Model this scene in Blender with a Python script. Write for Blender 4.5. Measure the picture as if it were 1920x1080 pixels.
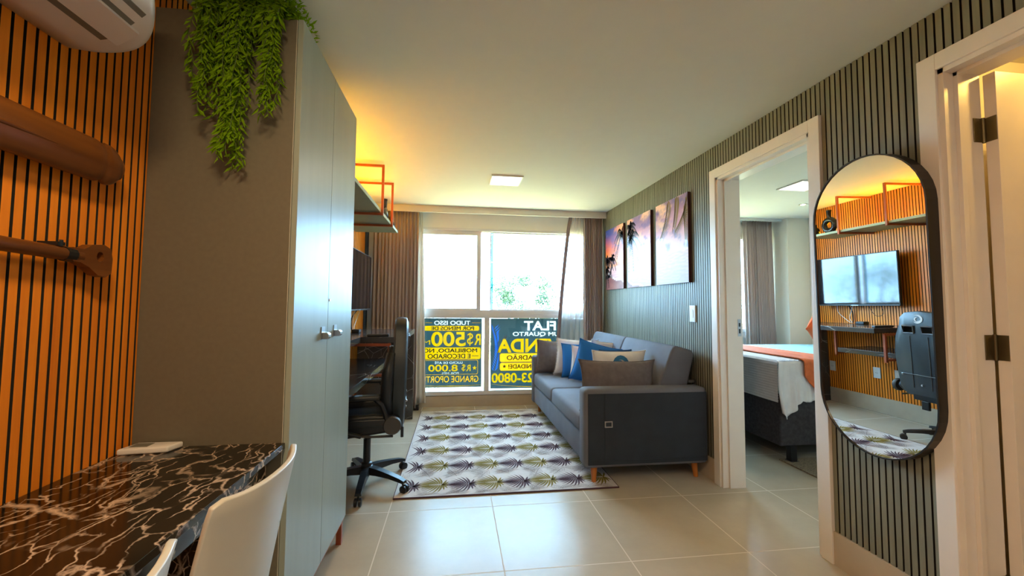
import bpy, bmesh, math, random
from mathutils import Vector, Matrix, noise
from math import sin, cos, pi, radians, sqrt
S = bpy.context.scene
for o in list(bpy.data.objects): bpy.data.objects.remove(o)
C = S.collection

# ------------------------------------------------------------------ camera
YAW, PITCH, ROLL, FPX, CX, CY = 0.130776549, 0.0536121242, 0.00762505, 769.1136, 956.2065, 530.557
fw = Vector((sin(YAW)*cos(PITCH), cos(YAW)*cos(PITCH), sin(PITCH)))
ri = Vector((cos(YAW), -sin(YAW), 0))
up = ri.cross(fw)
r2 = ri*cos(ROLL) + up*sin(ROLL); u2 = -ri*sin(ROLL) + up*cos(ROLL)
cam = bpy.data.objects.new('camera', bpy.data.cameras.new('camera')); C.objects.link(cam)
cam.matrix_world = Matrix(((r2.x, u2.x, -fw.x, 0), (r2.y, u2.y, -fw.y, 0), (r2.z, u2.z, -fw.z, 1.20), (0, 0, 0, 1)))
cam.data.sensor_width = 36; cam.data.lens = FPX/1920*36
cam.data.shift_x = (960-CX)/1920; cam.data.shift_y = (CY-540)/1920
cam.data.clip_start = 0.02; cam.data.clip_end = 300
S.camera = cam

# ------------------------------------------------------------------ world, lights, exposure
S.view_settings.view_transform = 'Standard'; S.view_settings.look = 'None'
S.view_settings.exposure = 1.05; S.view_settings.gamma = 1; S.view_settings.use_curve_mapping = False
w = bpy.data.worlds.new('sky'); S.world = w; w.use_nodes = True
bg = w.node_tree.nodes['Background']
bg.inputs[0].default_value = (0.38, 0.68, 1.0, 1); bg.inputs[1].default_value = 15.5

def area(name, loc, rot, sx, sy, power, col, portal=False, spread=None):
    l = bpy.data.lights.new(name, 'AREA'); l.shape = 'RECTANGLE'; l.size = sx; l.size_y = sy
    l.energy = power; l.color = col
    if portal: l.cycles.is_portal = True
    if spread: l.spread = spread
    o = bpy.data.objects.new(name, l); C.objects.link(o); o.location = loc; o.rotation_euler = rot
    return o
area('window_light_portal', (0.45, 5.06, 1.15), (-pi/2, 0, 0), 2.3, 2.0, 1, (1, 1, 1), True)
area('window_light_portal', (3.2, 5.06, 1.45), (-pi/2, 0, 0), 1.6, 1.4, 1, (1, 1, 1), True)
WARM = (1.0, 0.80, 0.55)
sun = bpy.data.lights.new('sun', 'SUN'); sun.energy = 45; sun.angle = .01; sun.color = (1.0, .93, .78)
so = bpy.data.objects.new('sun', sun); C.objects.link(so); so.location = (0, -5, 12)
so.rotation_euler = (radians(38), 0, radians(-25))

# ------------------------------------------------------------------ constants of the room
XL, XR, YW, ZC = -1.01, 1.78, 4.97, 2.322
YB = -2.2

# ------------------------------------------------------------------ materials
def nt(name):
    m = bpy.data.materials.new(name); m.use_nodes = True
    return m, m.node_tree.nodes, m.node_tree.links, m.node_tree.nodes['Principled BSDF']
def texco(N, L, scale=(1, 1, 1), rot=(0, 0, 0), kind='Object'):
    tc = N.new('ShaderNodeTexCoord'); mp = N.new('ShaderNodeMapping')
    mp.inputs['Scale'].default_value = scale; mp.inputs['Rotation'].default_value = rot
    L.new(tc.outputs[kind], mp.inputs[0]); return mp.outputs[0]
def ramp(N, L, fac, stops):
    r = N.new('ShaderNodeValToRGB'); e = r.color_ramp.elements
    while len(e) > 1: e.remove(e[-1])
    e[0].position, e[0].color = stops[0][0], (*stops[0][1], 1)
    for p, c in stops[1:]:
        x = e.new(p); x.color = (*c, 1)
    L.new(fac, r.inputs[0]); return r.outputs[0]
def plain(name, col, rough=.5, metal=0, var=.06, nscale=12, bump=0, bscale=200, spec=.5, stretch=(1, 1, 1), coat=0):
    m, N, L, B = nt(name)
    v = texco(N, L, stretch)
    n = N.new('ShaderNodeTexNoise'); n.inputs['Scale'].default_value = nscale; n.inputs['Detail'].default_value = 4
    L.new(v, n.inputs[0])
    c1 = tuple(min(1, x*(1+var)) for x in col); c0 = tuple(x*(1-var) for x in col)
    L.new(ramp(N, L, n.outputs[0], [(.3, c0), (.7, c1)]), B.inputs['Base Color'])
    B.inputs['Roughness'].default_value = rough; B.inputs['Metallic'].default_value = metal
    B.inputs['Specular IOR Level'].default_value = spec
    B.inputs['Coat Weight'].default_value = coat
    if bump:
        b = N.new('ShaderNodeBump'); n2 = N.new('ShaderNodeTexNoise'); n2.inputs['Scale'].default_value = bscale
        L.new(v, n2.inputs[0]); L.new(n2.outputs[0], b.inputs['Height']); b.inputs['Strength'].default_value = bump
        b.inputs['Distance'].default_value = .002; L.new(b.outputs[0], B.inputs['Normal'])
    return m
def woodmat(name, c0, c1, rough=.5, axis='Z', scale=14, spec=.4):
    m, N, L, B = nt(name)
    st = {'Z': (1, 1, .06), 'Y': (1, .06, 1), 'X': (.06, 1, 1)}[axis]
    v = texco(N, L, st)
    n = N.new('ShaderNodeTexNoise'); n.inputs['Scale'].default_value = scale; n.inputs['Detail'].default_value = 6; n.inputs['Roughness'].default_value = .65
    L.new(v, n.inputs[0])
    L.new(ramp(N, L, n.outputs[0], [(.3, c0), (.68, c1)]), B.inputs['Base Color'])
    B.inputs['Roughness'].default_value = rough; B.inputs['Specular IOR Level'].default_value = spec
    return m
def marble(name, base0, base1, vein, scale, width, rough=.12, dens=.5, fine=2.4):
    m, N, L, B = nt(name)
    v = texco(N, L)
    n = N.new('ShaderNodeTexNoise'); n.inputs['Scale'].default_value = scale*.55; n.inputs['Detail'].default_value = 6
    L.new(v, n.inputs[0])
    add = N.new('ShaderNodeVectorMath'); add.operation = 'MULTIPLY_ADD'
    L.new(n.outputs['Color'], add.inputs[0]); add.inputs[1].default_value = (.22, .22, .22); L.new(v, add.inputs[2])
    outs = []
    for sc, wd, rot in ((scale, width, .5), (scale*fine, width*1.3, -.7)):
        mp = N.new('ShaderNodeMapping'); mp.inputs['Scale'].default_value = (1.0, .38, 1.0); mp.inputs['Rotation'].default_value = (0, 0, rot)
        L.new(add.outputs[0], mp.inputs[0])
        vo = N.new('ShaderNodeTexVoronoi'); vo.feature = 'DISTANCE_TO_EDGE'; vo.inputs['Scale'].default_value = sc
        L.new(mp.outputs[0], vo.inputs[0])
        mr = N.new('ShaderNodeMapRange'); mr.inputs[1].default_value = 0; mr.inputs[2].default_value = wd
        mr.inputs[3].default_value = 1; mr.inputs[4].default_value = 0
        L.new(vo.outputs['Distance'], mr.inputs[0]); 
        mk = N.new('ShaderNodeTexNoise'); mk.inputs['Scale'].default_value = sc*.7; mk.inputs['Detail'].default_value = 3
        L.new(add.outputs[0], mk.inputs[0])
        k = N.new('ShaderNodeMapRange'); k.inputs[1].default_value = .62-dens*.3; k.inputs[2].default_value = .72-dens*.2
        L.new(mk.outputs[0], k.inputs[0])
        mu = N.new('ShaderNodeMath'); mu.operation = 'MULTIPLY'; L.new(mr.outputs[0], mu.inputs[0]); L.new(k.outputs[0], mu.inputs[1])
        outs.append(mu.outputs[0])
    mx = N.new('ShaderNodeMath'); mx.operation = 'MAXIMUM'; L.new(outs[0], mx.inputs[0]); L.new(outs[1], mx.inputs[1])
    b = ramp(N, L, n.outputs[0], [(.35, base0), (.65, base1)])
    mix = N.new('ShaderNodeMix'); mix.data_type = 'RGBA'
    L.new(mx.outputs[0], mix.inputs[0]); L.new(b, mix.inputs[6]); mix.inputs[7].default_value = (*vein, 1)
    L.new(mix.outputs[2], B.inputs['Base Color']); B.inputs['Roughness'].default_value = rough
    return m
def translucent(name, col, tcol, mixf, alpha=0, nscale=None):
    m, N, L, B = nt(name)
    out = N['Material Output']; N.remove(B)
    d = N.new('ShaderNodeBsdfDiffuse'); t = N.new('ShaderNodeBsdfTranslucent'); mx = N.new('ShaderNodeMixShader')
    v = texco(N, L, (1, 1, .1)); n = N.new('ShaderNodeTexNoise'); n.inputs['Scale'].default_value = nscale or 60
    L.new(v, n.inputs[0])
    L.new(ramp(N, L, n.outputs[0], [(.3, tuple(x*.93 for x in col)), (.7, col)]), d.inputs[0])
    t.inputs[0].default_value = (*tcol, 1); mx.inputs[0].default_value = mixf
    L.new(d.outputs[0], mx.inputs[1]); L.new(t.outputs[0], mx.inputs[2]); res = mx.outputs[0]
    if alpha:
        tr = N.new('ShaderNodeBsdfTransparent'); m2 = N.new('ShaderNodeMixShader'); m2.inputs[0].default_value = alpha
        L.new(res, m2.inputs[1]); L.new(tr.outputs[0], m2.inputs[2]); res = m2.outputs[0]
    L.new(res, out.inputs[0]); return m
def glassmat(name, tint=(.95, .98, .97), refl=.5):
    m, N, L, B = nt(name); out = N['Material Output']; N.remove(B)
    tr = N.new('ShaderNodeBsdfTransparent'); tr.inputs[0].default_value = (*tint, 1)
    g = N.new('ShaderNodeBsdfGlossy'); g.inputs['Roughness'].default_value = .01
    lw = N.new('ShaderNodeLayerWeight'); pw = N.new('ShaderNodeMath'); pw.operation = 'POWER'; pw.inputs[1].default_value = 5
    L.new(lw.outputs['Facing'], pw.inputs[0]); fr = N.new('ShaderNodeMapRange'); fr.inputs[3].default_value = .035; fr.inputs[4].default_value = .9
    L.new(pw.outputs[0], fr.inputs[0])
    mx = N.new('ShaderNodeMixShader'); L.new(fr.outputs[0], mx.inputs[0]); L.new(tr.outputs[0], mx.inputs[1]); L.new(g.outputs[0], mx.inputs[2])
    L.new(mx.outputs[0], out.inputs[0]); return m
def emit(name, col, st):
    m, N, L, B = nt(name); B.inputs['Base Color'].default_value = (.8, .8, .8, 1)
    B.inputs['Emission Color'].default_value = (*col, 1); B.inputs['Emission Strength'].default_value = st; return m
def tilemat(name):
    m, N, L, B = nt(name)
    v = texco(N, L); n = N.new('ShaderNodeTexNoise'); n.inputs['Scale'].default_value = 3.5; n.inputs['Detail'].default_value = 7; n.inputs['Roughness'].default_value = .7
    L.new(v, n.inputs[0])
    sp = N.new('ShaderNodeSeparateXYZ'); L.new(v, sp.inputs[0])
    def line(out, off):
        a = N.new('ShaderNodeMath'); a.operation = 'SUBTRACT'; L.new(out, a.inputs[0]); a.inputs[1].default_value = off
        b = N.new('ShaderNodeMath'); b.operation = 'PINGPONG'; L.new(a.outputs[0], b.inputs[0]); b.inputs[1].default_value = .301
        c = N.new('ShaderNodeMath'); c.operation = 'LESS_THAN'; L.new(b.outputs[0], c.inputs[0]); c.inputs[1].default_value = .0028; return c.outputs[0]
    mx = N.new('ShaderNodeMath'); mx.operation = 'MAXIMUM'; L.new(line(sp.outputs[0], -.367-6.02), mx.inputs[0]); L.new(line(sp.outputs[1], 2.506-6.02), mx.inputs[1])
    base = ramp(N, L, n.outputs[0], [(.25, (.45, .38, .29)), (.5, (.485, .41, .315)), (.75, (.525, .445, .345))])
    mix = N.new('ShaderNodeMix'); mix.data_type = 'RGBA'; L.new(mx.outputs[0], mix.inputs[0]); L.new(base, mix.inputs[6]); mix.inputs[7].default_value = (.68, .60, .50, 1)
    si = N.new('ShaderNodeMapRange'); si.inputs[3].default_value = .26; si.inputs[4].default_value = 0; L.new(mx.outputs[0], si.inputs[0]); L.new(si.outputs[0], B.inputs['Specular IOR Level'])
    L.new(mix.outputs[2], B.inputs['Base Color'])
    r = N.new('ShaderNodeMapRange'); r.inputs[3].default_value = .235; r.inputs[4].default_value = .275; L.new(n.outputs[0], r.inputs[0])
    L.new(r.outputs[0], B.inputs['Roughness']); B.inputs['IOR'].default_value = 1.42
    b = N.new('ShaderNodeBump'); b.invert = True; b.inputs['Strength'].default_value = .5; b.inputs['Distance'].default_value = .002
    L.new(mx.outputs[0], b.inputs['Height']); L.new(b.outputs[0], B.inputs['Normal'])
    return m

M = {}
M['tile'] = tilemat('beige_floor_tile')
M['skirt'] = plain('beige_tile_skirting', (.52, .42, .31), .25, var=.08, nscale=5)
M['ceil'] = plain('ceiling_paint', (.67, .645, .60), .9, var=.01)
M['wallwhite'] = plain('white_wall_paint', (.78, .75, .70), .85, var=.01)
M['bedwall'] = plain('cream_wall_paint', (.78, .72, .62), .85, var=.01)
M['trim'] = plain('painted_casing', (.80, .73, .66), .35, var=.02)
M['orange'] = woodmat('orange_wood_slat', (.70, .18, .010), (.95, .31, .018), .45)
M['gap'] = plain('black_gap', (.012, .010, .008), .9)
M['green'] = woodmat('grey_green_slat', (.17, .165, .12), (.26, .25, .185), .45)
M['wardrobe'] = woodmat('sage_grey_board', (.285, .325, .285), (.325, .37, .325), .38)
M['wardside_shaded'] = plain('shaded_sage_board', (.148, .132, .094), .55, var=.05, nscale=60)  # wardrobe board again, the side's dim warm shade put into the colour
M['edge'] = plain('pale_board_edge', (.62, .62, .55), .5)
M['blackmarble'] = marble('black_veined_marble', (.006, .005, .003), (.022, .015, .008), (.62, .47, .36), 9.0, .042, .14, .74, 2.4)
M['greymarble'] = marble('brown_grey_marble', (.045, .038, .036), (.085, .07, .062), (.6, .55, .5), 2.4, .008, .16, .45)
M['red'] = plain('rust_red_metal', (.36, .075, .022), .45, var=.05)
M['chrome'] = plain('brushed_steel', (.45, .45, .47), .28, metal=1)
M['whiteplastic'] = plain('white_plastic', (.72, .69, .66), .35, var=.02)
M['chairplastic'] = plain('off_white_moulded_plastic', (.52, .50, .45), .38, var=.02)
M['greyplastic'] = plain('slot_shade_and_display_grey', (.16, .155, .13), .5)  # remote display, and the shade painted into the outlet slots
M['black'] = plain('black_plastic', (.010, .011, .013), .35)
M['blackfab'] = plain('black_faux_leather', (.012, .015, .02), .42, bump=.3, bscale=300)
M['blackback'] = plain('charcoal_faux_leather', (.018, .026, .032), .38, bump=.3, bscale=300)
M['greytrim'] = plain('dark_grey_piping', (.05, .045, .042), .5)
M['frameblack'] = plain('black_mirror_frame', (.012, .010, .009), .35)
M['mirror'] = plain('mirror_silver', (.93, .94, .94), .0, metal=1, var=0)
M['paddle'] = woodmat('varnished_paddle_wood', (.095, .028, .006), (.22, .075, .016), .30, 'Y', 9)
M['legwood'] = woodmat('orange_brown_leg_wood', (.42, .12, .02), (.60, .20, .03), .4)
M['sofa'] = plain('slate_blue_grey_suede', (.135, .135, .155), .85, var=.10, nscale=6, bump=.4, bscale=400)
M['sofashade'] = plain('shaded_slate_suede', (.022, .028, .038), .85, var=.12, nscale=9, bump=.4, bscale=400)  # sofa suede again, darkened for the shade on its near side
M['c_grey'] = plain('taupe_grey_cushion_cloth', (.155, .125, .12), .9, var=.12, nscale=30, bump=.5, bscale=300)
M['c_cream'] = plain('cream_cushion_cloth', (.84, .78, .70), .9, bump=.5, bscale=250)
M['c_blue'] = plain('royal_blue_cushion_cloth', (.008, .14, .42), .8, bump=.4, bscale=300)
M['c_navy'] = plain('navy_blue_cushion_cloth', (.01, .055, .14), .8, bump=.4, bscale=300)
M['c_orange'] = plain('orange_cushion_cloth', (.72, .10, .02), .85, bump=.4, bscale=300)
M['motif'] = plain('blue_print', (.03, .17, .33), .8)
M['curtain'] = translucent('taupe_curtain_cloth', (.52, .415, .375), (.38, .27, .23), .12)
M['curtaingrey'] = translucent('grey_taupe_curtain_cloth', (.62, .50, .46), (.5, .38, .33), .2)
M['sheer'] = translucent('sheer_voile', (.74, .66, .62), (.75, .66, .62), .5, alpha=.38)
M['sheerwhite'] = translucent('cream_lining', (.80, .76, .68), (.6, .55, .48), .12)
M['hem'] = translucent('mauve_curtain_hem', (.34, .26, .26), (.22, .15, .16), .25)
M['alu'] = plain('white_aluminium_frame', (.66, .63, .62), .4, var=.02)
M['blueedge'] = glassmat('blue_green_glass_edge', (.22, .52, .62))
M['glass'] = glassmat('window_glass')
M['lamp'] = emit('lit_panel', (1.0, .90, .74), 3)
M['spot'] = emit('lit_spot', (1.0, .85, .6), 30)
M['ledyellow'] = emit('warm_led_strip', (1.0, .52, .004), 75)
M['signbase'] = translucent('dark_teal_backlit_film', (.06, .09, .10), (.085, .12, .125), .75)
M['signdark'] = plain('dark_printed_lettering', (.03, .05, .05), .7)
M['signyellow'] = translucent('yellow_backlit_film', (.7, .55, .02), (.42, .30, .004), .75)
M['signgold'] = translucent('gold_backlit_film', (.7, .45, .1), (.52, .34, .03), .75)
M['signwhite'] = translucent('white_backlit_film', (.8, .8, .8), (.5, .5, .48), .75)
M['signblue'] = translucent('blue_backlit_film', (.05, .2, .5), (.05, .20, .42), .75)
M['rug'] = plain('cream_rug_pile', (.62, .56, .53), .9, var=.04, nscale=40, bump=.4, bscale=500)
M['rugpurple'] = plain('plum_leaf_print', (.075, .030, .040), .9)
M['rugolive'] = plain('olive_leaf_print', (.20, .14, .012), .9)
M['rugline'] = plain('grey_brown_line_print', (.20, .15, .14), .9)
M['leaf'] = translucent('hanging_vine_leaf', (.20, .36, .012), (.24, .40, .01), .35, nscale=30)
M['stem'] = plain('green_stem', (.08, .13, .02), .7)
M['treeleaf'] = translucent('tree_leaf', (.05, .085, .05), (.05, .09, .04), .35, nscale=3)
M['bark'] = plain('tree_bark', (.18, .13, .09), .9)
M['grass'] = plain('grass_ground', (.31, .27, .11), .95, nscale=.6)
M['bedbase'] = plain('dark_grey_bed_fabric', (.045, .04, .045), .9, var=.35, nscale=45, bump=.5, bscale=150)
M['sheet'] = plain('aqua_bed_sheet', (.33, .58, .60), .85, bump=.3, bscale=60)
M['blanket'] = plain('white_chenille_blanket', (.80, .77, .78), .9, bump=.5, bscale=350)
M['runner'] = plain('orange_linen_runner', (.72, .16, .045), .85, var=.12, nscale=25, bump=.5, bscale=250)
M['jute'] = plain('woven_jute_rug', (.26, .20, .13), .95, var=.5, nscale=90, bump=.8, bscale=200)
M['brass'] = plain('aged_brass_hinge', (.16, .13, .07), .38, metal=.9)
M['screen'] = plain('tv_screen', (.008, .009, .010), .06, spec=.8)
M['ceramic'] = plain('black_ceramic', (.012, .010, .010), .2)
M['outlet'] = plain('white_outlet_plastic', (.75, .74, .72), .35)
M['shelf'] = plain('grey_green_shelf_board', (.20, .21, .15), .5)
M['shelfedge'] = plain('pale_green_edge_band', (.34, .40, .26), .4)

# ------------------------------------------------------------------ mesh helpers
def box(bm, x0, x1, y0, y1, z0, z1, mi=0, bev=0):
    vs = [bm.verts.new(p) for p in ((x0,y0,z0),(x1,y0,z0),(x1,y1,z0),(x0,y1,z0),(x0,y0,z1),(x1,y0,z1),(x1,y1,z1),(x0,y1,z1))]
    fs = [bm.faces.new([vs[i] for i in f]) for f in ((0,3,2,1),(4,5,6,7),(0,1,5,4),(1,2,6,5),(2,3,7,6),(3,0,4,7))]
    for f in fs: f.material_index = mi
    if bev:
        es = list({e for f in fs for e in f.edges})
        r = bmesh.ops.bevel(bm, geom=es, offset=bev, segments=3, profile=.5, affect='EDGES')
        for f in r['faces']: f.material_index = mi
    return vs
def B(*a, **k):
    bm = bmesh.new(); box(bm, *a, **k); return bm
def ring_loft(bm, rings, close=True, cap=True, mi=0):
    rs = [[bm.verts.new(p) for p in r] for r in rings]; n = len(rs[0])
    for a, b in zip(rs, rs[1:]):
        for i in range(n if close else n-1):
            j = (i+1) % n; f = bm.faces.new((a[i], a[j], b[j], b[i])); f.material_index = mi
    if cap:
        f = bm.faces.new(rs[0][::-1]); f.material_index = mi; f = bm.faces.new(rs[-1]); f.material_index = mi
    return rs
def tube(bm, pts, r, n=8, cap=True, mi=0):
    pts = [Vector(p) for p in pts]; rr = r if isinstance(r, (list, tuple)) else [r]*len(pts)
    rings = []; prev = None
    for i, p in enumerate(pts):
        d = (pts[min(i+1, len(pts)-1)] - pts[max(i-1, 0)]).normalized()
        if prev is None: prev = d.orthogonal().normalized()
        a = (prev - d*prev.dot(d)).normalized(); b = d.cross(a); prev = a
        rings.append([p + (a*cos(2*pi*k/n) + b*sin(2*pi*k/n))*rr[i] for k in range(n)])
    ring_loft(bm, rings, True, cap, mi)
def lathe(bm, prof, c=(0, 0, 0), n=24, axis='z', mi=0, cap=True):
    rings = []
    for r, h in prof:
        ring = []
        for k in range(n):
            a = 2*pi*k/n; x, y = r*cos(a), r*sin(a)
            v = {'z': (x, y, h), 'y': (x, h, -y), 'x': (h, x, y)}[axis]
            ring.append((v[0]+c[0], v[1]+c[1], v[2]+c[2]))
        rings.append(ring)
    ring_loft(bm, rings, True, cap, mi)
def prism(bm, pts, axis, a, b, mi=0, bev=0):
    """polygon pts in the plane normal to axis, extruded from a to b"""
    def P(p, h): return {'x': (h, p[0], p[1]), 'y': (p[0], h, p[1]), 'z': (p[0], p[1], h)}[axis]
    v0 = [bm.verts.new(P(p, a)) for p in pts]; v1 = [bm.verts.new(P(p, b)) for p in pts]; n = len(pts)
    fs = [bm.faces.new(v0[::-1]), bm.faces.new(v1)] + [bm.faces.new((v0[i], v0[(i+1) % n], v1[(i+1) % n], v1[i])) for i in range(n)]
    bmesh.ops.recalc_face_normals(bm, faces=fs)
    for f in fs: f.material_index = mi
    if bev:
        r = bmesh.ops.bevel(bm, geom=list({e for f in fs for e in f.edges}), offset=bev, segments=3, profile=.5, affect='EDGES')
        for f in r['faces']: f.material_index = mi
def poly(bm, pts, mi=0):
    f = bm.faces.new([bm.verts.new(p) for p in pts]); f.material_index = mi; return f
def root_offset(p):
    v = Vector((0, 0, 0))
    while p is not None: v += p.location; p = p.parent
    return v
def obj(name, bm, mats, parent=None, smooth=False, world=True, recalc=True, label=None):
    """links bm as one mesh object; world=True means bm is in world coordinates"""
    if parent is not None and world: bmesh.ops.translate(bm, verts=bm.verts, vec=-root_offset(parent))
    if recalc: bmesh.ops.recalc_face_normals(bm, faces=bm.faces)
    me = bpy.data.meshes.new(name); bm.to_mesh(me); bm.free()
    for m in (mats if isinstance(mats, (list, tuple)) else [mats]): me.materials.append(M[m])
    if smooth:
        for p in me.polygons: p.use_smooth = True
        if smooth != 'all':
            try: me.set_sharp_from_angle(angle=radians(40))
            except Exception: pass
    o = bpy.data.objects.new(name, me); C.objects.link(o)
    if parent is not None: o.parent = parent
    if label: o['label'] = label
    return o
def thing(name, label, cat, loc=(0, 0, 0), group=None, rotz=0):
    o = bpy.data.objects.new(name, None); o.empty_display_size = .1; C.objects.link(o)
    o.location = loc; o.rotation_euler = (0, 0, rotz); o['label'] = label; o['category'] = cat
    if group: o['group'] = group
    return o
def tag(o, label, cat, group=None, kind=None):
    o['label'] = label; o['category'] = cat
    if group: o['group'] = group
    if kind: o['kind'] = kind
    return o
def struct(name, bm, mats, label=None, parent=None, **k):
    o = obj(name, bm, mats, parent, **k)
    if parent is None: o['kind'] = 'structure'
    if label: o['label'] = label
    return o
def center(bm_obj):
    """moves a single-mesh thing's origin to its base centre"""
    me = bm_obj.data; xs = [v.co for v in me.vertices]
    c = Vector(((min(v.x for v in xs)+max(v.x for v in xs))/2, (min(v.y for v in xs)+max(v.y for v in xs))/2, min(v.z for v in xs)))
    me.transform(Matrix.Translation(-c)); bm_obj.location = c; return bm_obj

# ------------------------------------------------------------------ room shell
struct('floor', B(-1.2, 4.6, YB-.1, 5.1, -.12, 0), 'tile', 'beige polished floor tiles with thin grout lines')
bm = bmesh.new(); box(bm, -1.2, 4.6, YB-.1, 5.1, ZC, ZC+.12)
struct('ceiling', bm, 'ceil', 'smooth off-white painted ceiling')

def slats(bm, y0, y1, z0, z1, xface, sgn, mi=1, pitch=.0277, wd=.0205, th=.010):
    n = max(1, round((y1-y0)/pitch)); p = (y1-y0)/n
    for i in range(n):
        a = y0+i*p+(p-wd)/2
        xa, xb = (xface, xface+th) if sgn > 0 else (xface-th, xface)
        box(bm, xa, xb, a, a+wd, z0, z1, 0)
        bm.faces.ensure_lookup_table()
        bm.faces[-3 if sgn > 0 else -1].material_index = mi
# left wall: black backing and orange slats over a tile skirting
bm = bmesh.new(); box(bm, XL-.15, XL-.010, YB-.1, 5.1, 0, ZC)
slats(bm, YB, 4.70, .165, ZC-.001, XL-.010, 1)
struct('wall_left', bm, ['gap', 'orange'], 'orange wood slat wall with black gaps')
struct('baseboard_left', B(XL-.010, XL+.004, YB, 4.95, 0, .165), 'skirt', 'low beige tile skirting under the orange slats')
# right wall with two door openings
D1 = (.40, 1.27); D2 = (1.83, 2.592); DH = 2.09   # y ranges of the openings
bm = bmesh.new()
for y0, y1, z0, z1 in ((YB-.1, D1[0], 0, ZC), (D1[1], D2[0], 0, ZC), (D2[1], 5.1, 0, ZC), (D1[0], D1[1], DH, ZC), (D2[0], D2[1], DH, ZC)):
    box(bm, XR+.010, XR+.15, y0, y1, z0, z1)
CW = .062
slats(bm, D1[1]+CW-.002, D2[0]-CW+.002, .152, ZC-.001, XR+.010, -1)
slats(bm, D2[1]+CW, 4.94, .152, ZC-.001, XR+.010, -1)
slats(bm, D1[0]-CW, D1[1]+CW, DH+CW, ZC-.001, XR+.010, -1)
slats(bm, D2[0]-CW, D2[1]+CW, DH+CW, ZC-.001, XR+.010, -1)
slats(bm, YB, D1[0]-CW, .152, ZC-.001, XR+.010, -1)
struct('wall_right', bm, ['gap', 'green'], 'grey-green wood slat wall with dark gaps')
bm = bmesh.new()
box(bm, XR-.008, XR+.010, D1[1]+CW, D2[0]-CW, 0, .152); box(bm, XR-.008, XR+.010, D2[1]+CW, 4.95, 0, .152); box(bm, XR-.008, XR+.010, YB, D1[0]-CW, 0, .152)
struct('baseboard_right', bm, 'skirt', 'beige tile skirting under the grey-green slats')
def door_frame(name, y0, y1, label):
    bm = bmesh.new()
    # casing on the room side
    xf = XR-.016
    for a, b, z0, z1 in ((y0-CW, y0, 0, DH+CW), (y1, y1+CW, 0, DH+CW), (y0, y1, DH, DH+CW)):
        box(bm, xf, XR+.010, a, b, z0, z1, bev=.002)
    # jamb boards with a stop
    for (a, b) in ((y0-.001, y0+.018), (y1-.018, y1+.001)):
        box(bm, XR-.006, XR+.152, a, b, 0, DH)
    box(bm, XR-.006, XR+.152, y0, y1, DH-.018, DH+.001)
    for (a, b) in ((y0+.018, y0+.032), (y1-.032, y1-.018)):
        box(bm, XR+.035, XR+.055 if name == 'door_1' else XR+.148, a, b, 0, DH-.018, bev=.001)
    box(bm, XR+.035, XR+.055, y0+.018, y1-.018, DH-.032, DH-.018)
    return struct(name, bm, 'trim', label, smooth=False)
df1 = door_frame('door_1', *D1, 'white painted door frame at the right edge, its door leaf open inwards')
df2 = door_frame('door_2', *D2, 'white painted door frame opening to the bedroom')
# strike plate on the bedroom jamb
bm = bmesh.new(); yj = D2[1]-.032
box(bm, XR+.112, XR+.136, yj-.0025, yj, 1.00, 1.115)
obj('strike_plate', bm, 'chrome', df2)
bm = bmesh.new(); box(bm, XR+.118, XR+.130, yj-.0032, yj-.0026, 1.065, 1.09); box(bm, XR+.118, XR+.130, yj-.0032, yj-.0026, 1.02, 1.05)
obj('latch_hole', bm, 'black', df2)
# bathroom door leaf, open inwards
LY = D1[1]-.022
bm = bmesh.new(); box(bm, XR+.160, XR+.92, LY-.036, LY, .01, DH-.022, bev=.001)
obj('door_leaf', bm, 'trim', df1)
for z in (.22, 1.06, 1.86):
    bm = bmesh.new()
    box(bm, XR+.112, XR+.150, LY+.0005, LY+.0035, z-.045, z+.045, bev=.001)
    box(bm, XR+.1575, XR+.1595, LY-.034, LY, z-.045, z+.045)
    lathe(bm, [(.006, z-.047), (.006, z+.047)], (XR+.1535, LY+.001, 0), 10)
    for dz in (-.03, .03):
        lathe(bm, [(.004, -.0006), (.0035, .0008)], (XR+.13, LY+.0003, z+dz), 8, 'y')
    obj('hinge', bm, 'brass', df1, smooth=True)

# back wall with windows of the living room and of the bedroom
WX0, WX1, WZ0, WZ1 = -.74, 1.66, .135, 2.12
BX0, BX1, BZ0 = 2.35, 4.0, .87
bm = bmesh.new()
box(bm, -1.2, WX0, YW-.02, YW+.13, 0, ZC); box(bm, WX0, WX1, YW-.02, YW+.13, WZ1, ZC); box(bm, WX1, BX0, YW-.02, YW+.13, 0, ZC)
box(bm, WX0, WX1, YW-.02, YW+.13, 0, .13)
box(bm, BX0, BX1, YW-.02, YW+.13, 0, BZ0); box(bm, BX0, BX1, YW-.02, YW+.13, WZ1, ZC); box(bm, BX1, 4.6, YW-.02, YW+.13, 0, ZC)
struct('wall_back', bm, 'wallwhite', 'cream painted wall around the large window')
struct('baseboard_back', B(XL, XR, YW-.032, YW-.02, 0, .128), 'skirt', 'beige tile strip below the large window')
struct('wall_front', B(-1.2, 4.6, YB-.12, YB, 0, ZC), 'wallwhite')
# dropped curtain box
bm = bmesh.new(); box(bm, XL, XR-.001, 4.69, 4.705, 2.247, ZC)
box(bm, XL, XR-.001, 4.705, 4.95, ZC-.01, ZC)
struct('trim_1', bm, 'ceil', 'plaster curtain box across the ceiling in front of the window')

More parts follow.
